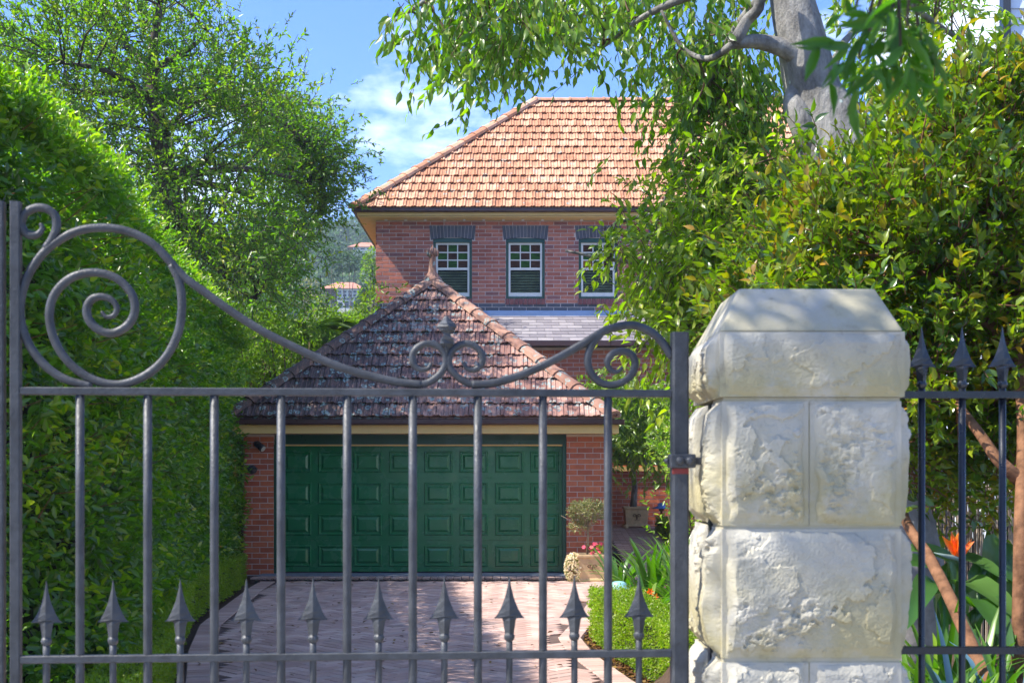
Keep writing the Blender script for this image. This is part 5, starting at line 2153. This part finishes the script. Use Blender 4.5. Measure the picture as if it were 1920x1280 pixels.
for pts, r0 in (([P(1450, -150, TD), P(1250, -110, 9.0), P(1050, -60, 8.9), P(860, -30, 9.2), P(740, 40, 9.4)], .06),
                ([P(1470, -60, TD), P(1330, -20, 9.4), P(1210, 30, 9.6), P(1130, 90, 9.8)], .05),
                ([P(1376, 82, TD - .2), P(1330, 110, 9.2), P(1280, 90, 9.4), P(1240, 20, 9.4)], .03),
                ([P(1465, -40, TD), P(1390, 40, 9.8), P(1330, 150, 10), P(1290, 260, 10.2), P(1230, 420, 10.4)], .045),
                ([P(1440, -200, TD), P(1250, -210, 10.2), P(1000, -160, 10.5), P(850, -90, 10.4)], .05),
                ([P(1560, 240, TD), P(1480, 330, 9.8), P(1360, 380, 10.2), P(1230, 400, 10.4), P(1150, 420, 10.4)], .045),
                ([P(1580, 330, TD), P(1470, 430, 9.9), P(1330, 500, 10.2), P(1170, 490, 10.3), P(1060, 470, 10.3)], .04),
                ([P(1600, 420, TD), P(1450, 540, 9.9), P(1300, 580, 10.2), P(1160, 590, 10.3)], .035),
                ([P(1490, 20, TD), P(1600, -60, 9.6), P(1720, 20, 10), P(1850, 110, 10.2)], .05),
                ([P(1540, 170, TD), P(1600, 60, 9.8), P(1680, 60, 10.2)], .04)):
    l = catmull(pts, 4)
    mb.tube(l, list(np.linspace(r0, .010, len(l))), 7, wob=.15)
    limbs += l
mb.build('trunk', M['bark_grey'], bt, True)
LP = np.array([np.array(p) for p in limbs])
regs = [
    # outline, clumps, twigs per clump, depth range, clump radius, twig length, hang
    ([(800, -80), (1130, -100), (1140, 40), (1060, 60), (950, 75), (880, 65), (860, 40), (810, 20)], 34, 11, 8.4, 10.4, .20),
    ([(810, -20), (910, -20), (925, 40), (890, 95), (840, 110), (800, 110), (790, 40)], 14, 9, 8.6, 10.2, .15),
    ([(1150, -100), (1450, -100), (1410, 30), (1400, 130), (1330, 150), (1230, 100), (1150, 40)], 38, 11, 9.7, 11.0, .20),
    ([(1250, 110), (1420, 90), (1440, 250), (1400, 280), (1310, 250), (1250, 220)], 32, 10, 9.6, 10.8, .18),
    ([(1250, 330), (1330, 270), (1440, 300), (1540, 480), (1480, 680), (1320, 670), (1260, 620), (1235, 550), (1265, 500), (1220, 430)], 165, 12, 9.2, 10.8, .20),
    ([(1120, 455), (1170, 430), (1240, 460), (1180, 490)], 6, 6, 10.0, 10.4, .06),
    ([(1180, 550), (1260, 540), (1290, 660), (1200, 610)], 11, 6, 9.9, 10.5, .10),
    ([(1620, -60), (1900, -60), (1860, 20), (1760, 20), (1740, 90), (1900, 90), (1850, 190), (1640, 220), (1610, 100)], 34, 11, 9.8, 11.2, .2),
]
Qs, SS, EE, CC = [], [], [], []
for ri, (poly, nc, per, d0, d1, r) in enumerate(regs):
    S_, C_ = clumped(poly, nc, per, d0, d1, r)
    hang = -.8 if ri < 4 else -.25
    D_ = runit(len(S_)) * .75 + np.array([-.08, -.1, hang])
    ln = rng.uniform(.16, .36, len(S_))
    Q = twigs(S_, D_, ln, 6, .088 if ri < 4 or ri == 7 else .084, grav=.85 if ri < 4 else .5, spread=.6, sag=.25, up=.25 if ri < 4 else .6, rlo=0 if ri < 4 or ri == 7 else .5, rhi=.85 if ri < 4 else 1.0)
    Qs.append(Q)
    SS.append(S_)
    E = S_ + unit(D_) * ln[:, None]
    E[:, 2] -= .25 * ln
    EE.append(E)
    CC.append(C_)
Q = cat(Qs)
rest = leaf_parts(Q, .46, 'drip', M['leaf_weep'], bt, 150)
leaf_stuff('crown', rest, .46, 'drip', M['leaf_weep'], bt)
stick_mesh('twigs', np.concatenate(SS), np.concatenate(EE), .0035, .0015, M['twig'], bt, kind='stuff')
mb = MB()
for C_ in CC:
    for c in C_:
        a = LP[np.argmin(np.linalg.norm(LP - c, axis=1) + np.where(LP[:, 2] < c[2] - .1, .3, 0))]
        q = 1.0 if np.linalg.norm(a - c) < .7 else .55
        tube_branch(mb, Vector(a), Vector(c), .010 * q, .004 * q, 5, .22, 7)
mb.build('branches', M['twig'], bt, True, kind='stuff')

# ---- glossy shrub behind the pillar
rs = thing('glossy_shrub', 'large rounded shrub with glossy yellow-green leaves behind the stone pillar', 'shrub', (2.4, 6.2, 0))
mb = MB()


def trunk_px(pts, d, r0, r1):
    l = catmull([P(x, y, dd) for (x, y), dd in zip(pts, d)], 5)
    mb.tube(l, list(np.linspace(r0, r1, len(l))), 9, wob=.15)
    return l


SH = []
SH += trunk_px([(1915, 1330), (1850, 1270), (1800, 1160), (1745, 1050), (1700, 980), (1660, 880), (1600, 760)], [5.2, 5.3, 5.6, 6.0, 6.3, 6.6, 6.9], .036, .020)
SH += trunk_px([(1915, 1640), (1912, 1280), (1914, 1000), (1918, 800), (1900, 600), (1850, 400)], [5.7, 5.7, 5.8, 6.2, 6.6, 7.0], .040, .022)
SH += trunk_px([(1912, 900), (1870, 860), (1835, 810), (1780, 740), (1700, 640)], [6.0, 6.0, 6.1, 6.4, 6.9], .035, .017)
SH += trunk_px([(1915, 660), (1830, 590), (1740, 520), (1640, 430), (1560, 380)], [6.5, 6.6, 6.7, 7.0, 7.2], .034, .014)
SH += trunk_px([(1905, 700), (1880, 520), (1830, 330), (1780, 220)], [6.6, 6.8, 7.0, 7.2], .034, .014)
shpoly = [(1420, 470), (1490, 390), (1530, 345), (1620, 290), (1710, 215), (1800, 180), (1860, 150), (2000, 140), (2100, 500), (2050, 800), (1930, 840), (1850, 800), (1800, 850), (1690, 870), (1640, 800), (1500, 760), (1410, 640), (1380, 560)]
S1, C1 = clumped(shpoly, 360, 16, 6.3, 7.8, .12)
shin = [(1480, 480), (1640, 330), (1800, 250), (1960, 220), (2000, 700), (1800, 720), (1560, 650)]
S2, C2 = clumped(shin, 110, 12, 7.4, 8.4, .23)
S3, C3 = clumped([(1690, 720), (1800, 700), (1930, 760), (1940, 930), (1860, 900), (1790, 960), (1700, 960)], 40, 9, 6.4, 7.6, .13)
S_ = np.concatenate([S1, S2, S3])
cen = np.array(P(1750, 560, 7.6))
D_ = unit(S_ - cen) * .7 + rng.normal(size=S_.shape) * .35 + np.array([-.1, -.25, .55])
ln = rng.uniform(.09, .21, len(S_))
Q = twigs(S_, D_, ln, 6, .064, grav=-.05, spread=.72, up=.5, tip=.4, lvar=.4, tone=.45, tscale=3.0)
rest = leaf_parts(Q, .46, 'drip', M['leaf_lilly'], rs, 220)
leaf_stuff('foliage', rest, .46, 'drip', M['leaf_lilly'], rs)
SHP = np.array([np.array(p) for p in SH])
for c in np.concatenate([C1, C2, C3]):
    a = SHP[np.argmin(np.linalg.norm(SHP - c, axis=1))]
    if np.linalg.norm(a - c) < 1.5:
        tube_branch(mb, Vector(a), Vector(c), .009, .004, 4, .12, 4)
mb.build('trunk', M['bark_brown'], rs, True)
stick_mesh('twigs', S_, S_ + unit(D_) * ln[:, None], .003, .0015, M['bark_brown'], rs, kind='stuff')

# ---- filler shrubs left of the pillar, below the canopy
for lab, poly, d0, d1, nc in (('leafy shrub showing between the gate post and the stone pillar', [(1270, 860), (1340, 820), (1420, 900), (1400, 1100), (1290, 1080), (1262, 980)], 14.5, 16.5, 40),
                              ('dark leafy shrub filling the garden behind the reed screen', [(1640, 420), (1800, 330), (2050, 300), (2080, 960), (1900, 980), (1720, 950), (1650, 800)], 9.6, 11.0, 120),
                              ('leafy shrub in the porch corner behind the gate stile', [(1240, 780), (1340, 740), (1360, 900), (1262, 930)], 18, 20, 36)):
    t_ = thing('leafy_shrub', lab, 'shrub', tuple(P(poly[2][0], 1150, (d0 + d1) / 2).xy) + (0,))
    S_, C_ = clumped(poly, nc, 12, d0, d1, .2)
    Q = twigs(S_, runit(len(S_)) + np.array([0, 0, .5]), .22, 6, .07, grav=.1, up=.6)
    leaf_stuff('foliage', Q, .45, 'oval', M['leaf_weep'], t_)
    mb = MB()
    for c in C_:
        tube_branch(mb, (c[0] * .7 + t_.location.x * .3, c[1] * .5 + t_.location.y * .5, 0), Vector(c), .015, .005, 4, .08, 4)
    mb.build('stems', M['twig'], t_, True)

# ---- sunlit shrubs behind the garage, left
for lab, poly, d0, d1, nc in (('lime green shrub between the hedge end and the garage roof', [(440, 640), (490, 600), (560, 610), (600, 640), (560, 700), (480, 780), (430, 760)], 24, 26.5, 60),
                              ('lime green shrub against the hip of the garage roof', [(560, 640), (620, 610), (690, 590), (715, 570), (720, 640), (600, 740), (540, 720)], 27.5, 30, 60)):
    t_ = thing('lime_shrub', lab, 'shrub', tuple(P(540, 900, (d0 + d1) / 2).xy) + (0,))
    S_, C_ = clumped(poly, nc, 16, d0, d1, .3)
    Q = twigs(S_, runit(len(S_)) + np.array([.1, -.2, .6]), .3, 7, .11, grav=.1, up=.6)
    leaf_stuff('foliage', Q, .36, 'oval', M['leaf_bg'], t_)
    mb = MB()
    for c in C_:
        tube_branch(mb, (c[0] * .6 + t_.location.x * .4, c[1] * .6 + t_.location.y * .4, 0), Vector(c), .03, .01, 4, .08, 4)
    mb.build('stems', M['twig'], t_, True)

# ---- palms
def palm(label, c, n, L, frond_w, leaf_l):
    t_ = thing('palm_tree', label, 'palm', (c.x, c.y, 0))
    mb = MB()
    mb.tube([(c.x, c.y, 0), (c.x + .05, c.y, c.z * .5), c], [.16, .13, .11], 9, wob=.2)
    mb.build('trunk', M['bark_dark'], t_, True)
    for k in range(n):
        az = 2 * PI * k / n + random.uniform(-.2, .2)
        el = random.uniform(.1, .9)
        d = Vector((math.cos(az), math.sin(az), 0))
        pts = [c + d * (L * s * math.cos(el)) + Vector((0, 0, L * (math.sin(el) * s - .5 * s * s))) for s in np.linspace(0, 1, 9)]
        mb = MB()
        mb.tube(pts, list(np.linspace(.02, .004, 9)), 5)
        fr = mb.build('frond', M['leaf_palm'], t_, True)
        pp = np.array([np.array(p) for p in catmull(pts, 4)][4:])
        tg = unit(np.gradient(pp, axis=0))
        sd = unit(np.cross(tg, np.array([0, 0, 1.0])))
        Pn = np.concatenate([pp, pp])
        A = np.concatenate([sd, -sd]) * .8 + np.concatenate([tg, tg]) * .75 + np.array([0, 0, -.12])
        s = np.linspace(.15, 1, len(pp))
        ll = leaf_l * np.sin(PI * s ** .8) ** .6 + .08
        Qp = (Pn, A, np.tile([[0, 0, 1.0]], (len(Pn), 1)) + rng.normal(size=Pn.shape) * .15, np.concatenate([ll, ll]), rng.uniform(0, 1, len(Pn)))
        leaf_stuff('leaflets', Qp, frond_w, 'small', M['leaf_palm'], fr)


palm('feathery palm with lit fronds beside the hedge end', P(565, 632, 27), 13, 1.5, .075, .62)
palm('smaller pale palm tucked behind the garage hip', P(690, 620, 38), 12, 1.0, .09, .5)

# ================================================================== FAR HILL WITH HOUSES
mb = MB()
nx, ny = 60, 30
vs = []
for j in range(ny + 1):
    for i in range(nx + 1):
        x = -260 + 420 * i / nx
        y = 90 + 330 * j / ny
        z = -.5 + (66 * (1 - math.exp(-max(0, y - 120) / 190)) + .15 * max(0, y - 250)) * min(1, max(0, (150 - x) / 160)) * min(1, (x + 262) / 120 + .3) + 4 * noise.noise(Vector((x * .02, y * .02, 0))) * min(1, max(0, (y - 120) / 60))
        if j == 0 or i in (0, nx):
            z = -.5
        vs.append((x, y, z))
mb.add(vs, [(j * (nx + 1) + i, j * (nx + 1) + i + 1, (j + 1) * (nx + 1) + i + 1, (j + 1) * (nx + 1) + i) for j in range(ny) for i in range(nx)])
hill = mb.build('hill', M['grass_hill'], None, True, kind='structure')


def hill_z(x, y):
    return -.5 + (66 * (1 - math.exp(-max(0, y - 120) / 190)) + .15 * max(0, y - 250)) * min(1, max(0, (150 - x) / 160)) * min(1, (x + 262) / 120 + .3) + 4 * noise.noise(Vector((x * .02, y * .02, 0))) * min(1, max(0, (y - 120) / 60))


def leaf_blob(c, r, n, L, up=.3):
    p, u = ball(c, r, n, .7)
    return p, u + rng.normal(size=(n, 3)) * .6, u + rng.normal(size=(n, 3)) * .4 + np.array([0, 0, up]), np.full(n, L) * rng.uniform(.6, 1.3, n), np.clip(rng.normal(.5, .25, n) + rng.uniform(-.25, .25), 0, 1)


Qs = []
for k in range(520):
    y = random.uniform(120, 400)
    x = random.uniform(-.42, -.02) * y if k % 2 else random.uniform(-.20, -.09) * y
    z = hill_z(x, y)
    r = random.uniform(2.5, 5.0)
    hgt = random.uniform(.8, 1.5) * r
    for q in range(4):
        cx, cy, cz = x + random.gauss(0, r * .45), y + random.gauss(0, r * .45), z + hgt * random.uniform(.4, 1.1)
        qx, qy, rr = 960 + cx / cy * F, HY - (cz - EYE) / cy * F, r * .6 / cy * F
        if cy < 252 and 622 - rr < qx < 690 + rr and 520 - rr < qy < 584 + rr:
            continue
        if cy < 332 and 655 - rr < qx < 715 + rr and 447 - rr < qy < 474 + rr:
            continue
        Qs.append(leaf_blob((cx, cy, cz), (r * .55, r * .55, r * .5), 70 if k % 2 == 0 else 28, 1.0))
leaf_stuff('hill_wood', cat(Qs), .7, 'small', M['leaf_hill'], None, category='trees')
bpy.data.objects['hill_wood']['label'] = 'distant tree-covered hillside seen left of the house'


def far_house(label, x0, x1, y_eave, y_ridge, y_base, d, wall_to, arches):
    a, b = P(x0, y_eave, d), P(x1, y_eave, d)
    zr, zb = P(0, y_ridge, d).z, P(0, y_base, d).z
    t_ = thing('hillside_house', label, 'house', ((a.x + b.x) / 2, d, zb - 6))
    dep = (b.x - a.x) * .8
    mb = MB()
    ov_ = .5
    xm = (a.x + b.x) / 2
    rl = (b.x - a.x) * .22
    e = [(a.x - ov_, d - ov_, a.z), (b.x + ov_, d - ov_, a.z), (b.x + ov_, d + dep + ov_, a.z), (a.x - ov_, d + dep + ov_, a.z), (xm - rl, d + dep / 2, zr), (xm + rl, d + dep / 2, zr)]
    mb.add(e, [(0, 1, 5, 4), (1, 2, 5), (2, 3, 4, 5), (3, 0, 4), (3, 2, 1, 0)])
    mb.build('roof', M['far_roof'], t_)
    wb = P(wall_to, 0, d).x
    mb = MB()
    mb.box((wb, d, zb - 14), (b.x, d + dep, a.z - .02))
    w = mb.build('wall', M['far_wall'], t_)
    for r, (ya, yb_, n) in enumerate(arches):
        za, zb_ = P(0, yb_, d).z, P(0, ya, d).z
        ww = (b.x - wb) / n
        for k in range(n):
            mb = MB()
            mb.box((wb + ww * (k + .18), d - .06, za), (wb + ww * (k + .82), d + .02, zb_))
            mb.build('window', M['glass_dark'], w)
    return t_


far_house('white hillside house with pink tiled roof and tall windows beyond the garden', 606, 680, 541, 525, 585, 250, 632, [(545, 549, 5), (551, 556, 5), (558, 562, 6), (566, 576, 4)])
far_house('hillside house higher up, only its orange tiled roof clear of the trees', 655, 722, 463, 450, 470, 330, 662, [(465, 468, 5)])
# conifer and pale trees nearer than the far houses
t_ = thing('conifer_tree', 'blue-green conifer in front of the white hillside house', 'tree', tuple(P(677, 900, 120).xy) + (0,))
S_, L_ = [], []
Qs = []
for k in range(26):
    f = k / 25
    c = P(684, 625 - 78 * f, 120)
    Qs.append(leaf_blob(c, (1.4 * (1 - f) + .15, 1.4 * (1 - f) + .15, .35), 60, .55))
leaf_stuff('crown', cat(Qs), .5, 'small', M['leaf_hill'], t_)
mb = MB()
mb.tube([(P(684, 0, 120).x, 120, 0), P(684, 552, 120)], [.3, .05], 6)
mb.build('trunk', M['bark_dark'], t_)
for lab, pts, d, m in (('light green rounded tree close to the house corner', [(697, 492), (702, 505), (694, 515), (704, 480)], 90, 'leaf_bg'), ('bare-looking grey tree between hedge and white hillside house', [(580, 540), (598, 565), (590, 590), (570, 560)], 80, 'leaf_topiary'),
                       ('dark bluish tree below the orange hillside roof', [(640, 488), (622, 500), (655, 492), (620, 470), (667, 488)], 150, 'leaf_hill'), ('yellow-green bush below the white hillside house', [(640, 604), (655, 602), (620, 604), (670, 606)], 60, 'leaf_bg')):
    t_ = thing('hillside_tree', lab, 'tree', tuple(P(pts[0][0], 900, d).xy) + (0,))
    Qs = [leaf_blob(P(x, y, d), (17 * d / F,) * 3, 170, 7 * d / F) for x, y in pts]
    leaf_stuff('crown', cat(Qs), .5, 'small', M[m], t_)
    mb = MB()
    for x, y in pts:
        tube_branch(mb, (t_.location.x, d, 0), P(x, y, d), .12, .03, 5, .03, 3)
    mb.build('trunk', M['bark_dark'], t_, True)

# pale weatherboard house corner, top right
wd = 13.5
w_ = thing('weatherboard_house', 'pale blue weatherboard house corner high at the right edge', 'house', (6.8, wd, 0))
x0 = P(1888, 0, wd).x
mb = MB()
mb.box((x0 + .02, wd + .02, 0), (x0 + 4, wd + 5, 9))
wl2 = mb.build('wall', M['weatherboard'], w_)
bm_ = MB()
bm_.add([(0, 0, 0), (4, 0, 0), (4, .02, .17), (0, .02, .17), (0, .02, 0), (4, .02, 0)], [(0, 1, 2, 3), (4, 5, 1, 0)])
bm_ = bm_.mesh('board', M['weatherboard'])
z = 4.2
while z < 8.9:
    link('board', bm_, wl2, Matrix.Translation((x0, wd - .003, z)))
    z += .165
mb = MB()
mb.box((x0 - .05, wd - .03, 0), (x0 + .03, wd + .08, 9))
mb.build('corner_board', M['glass_dark'], wl2)

# ================================================================== STREET TREE OVERHEAD
st = thing('street_tree', 'street tree whose dark leafy spray hangs close at the top right', 'tree', (-2.6, .2, 0))
mb = MB()
tp = [Vector((-2.6, .2, 0)), Vector((-2.5, .3, 2)), Vector((-2.3, .6, 4)), Vector((-1.8, 1.2, 5.2))]
mb.tube(catmull(tp, 4), list(np.linspace(.20, .09, 13)), 10, wob=.15)
lb = catmull([tp[2], Vector((-1.3, 1.4, 4.6)), Vector((-.3, 1.7, 4.3)), Vector((.35, 1.75, 3.6)), P(1700, -40, 1.75)], 5)
mb.tube(lb, list(np.linspace(.07, .006, len(lb))), 7)
nearc = [P(1650, 10, 1.75), P(1700, 50, 1.72), P(1630, 60, 1.75), P(1600, 30, 1.78), P(1690, -20, 1.7), P(1760, 20, 1.75), P(1660, 100, 1.74), P(1730, 90, 1.8), P(1610, 110, 1.8), P(1690, 120, 1.76)]
for c in nearc:
    tube_branch(mb, lb[-2], c, .005, .002, 5, .1, 4)
mb.build('trunk', M['bark_dark'], st, True)
S_ = np.array([np.array(c) + rng.normal(size=3) * .012 for c in nearc for _ in range(3)])
D_ = runit(len(S_)) * .7 + np.array([-.1, 0, -.45])
Q = twigs(S_, D_, .055, 4, .050, grav=.45, spread=.7, jit=.35, up=.2, lvar=.45)
leaf_parts(Q, .24, 'drip', M['leaf_near'], st, 400)
cl = [(-1.9, 2.1, 5.2), (-1.4, 2.3, 5.0), (-1.1, 1.9, 4.6), (-2.1, 2.7, 5.4), (-1.6, 1.6, 5.4), (-.8, 2.2, 4.4), (-2.4, 2.0, 5.6)]
S_ = np.concatenate([np.array(c)[None] + rng.normal(size=(40, 3)) * .22 for c in cl])
Q = twigs(S_, runit(len(S_)) + np.array([0, 0, -.3]), .25, 6, .09, grav=.4, up=.4)
leaf_stuff('crown', Q, .3, 'oval', M['leaf_near'], st)

# leaf litter on the drive
n = 160
y = rng.uniform(9.8, 18.8, n)
x = np.array([random.uniform(edge_x(LEFT_EDGE, v) + .05, edge_x(RIGHT_EDGE, v) - .02) for v in y])
a = rng.uniform(0, 2 * PI, n)
Q = (np.stack([x, y, np.full(n, .012)], 1), np.stack([np.cos(a), np.sin(a), rng.uniform(0, .4, n)], 1), np.tile([[0, 0, 1.0]], (n, 1)) + rng.normal(size=(n, 3)) * .3, rng.uniform(.03, .075, n), rng.uniform(0, 1, n))
leaf_stuff('fallen_leaves', Q, .45, 'oval', M['leaf_dead'], None)
# mulch chips between paving and hedges
n = 2600
y = rng.uniform(9.5, 17.5, n)
x = np.array([edge_x(RIGHT_EDGE, v) for v in y]) + rng.uniform(.0, .16, n)
a = rng.uniform(0, 2 * PI, n)
Q = (np.stack([x, y, rng.uniform(-.05, .01, n)], 1), np.stack([np.cos(a), np.sin(a), rng.uniform(-.2, .5, n)], 1), np.tile([[0, 0, 1.0]], (n, 1)) + rng.normal(size=(n, 3)) * .5, rng.uniform(.02, .06, n), rng.uniform(0, 1, n))
leaf_stuff('mulch', Q, .5, 'small', M['leaf_dead'], None)

# thin air between the garden and the far hill
hm = bpy.data.materials.new('thin_air')
hm.use_nodes = True
hm.node_tree.nodes.clear()
ho = hm.node_tree.nodes.new('ShaderNodeOutputMaterial')
hv = hm.node_tree.nodes.new('ShaderNodeVolumePrincipled')
hv.inputs['Color'].default_value = (0.72, 0.85, 1.0, 1)
hv.inputs['Density'].default_value = 0.0005
hv.inputs['Anisotropy'].default_value = 0.2
hm.node_tree.links.new(hv.outputs[0], ho.inputs['Volume'])
mb = MB()
mb.box((-1000, -70, -1.2), (1000, 1300, 110))
fixn(mb.build('haze', hm, None, kind='stuff'))
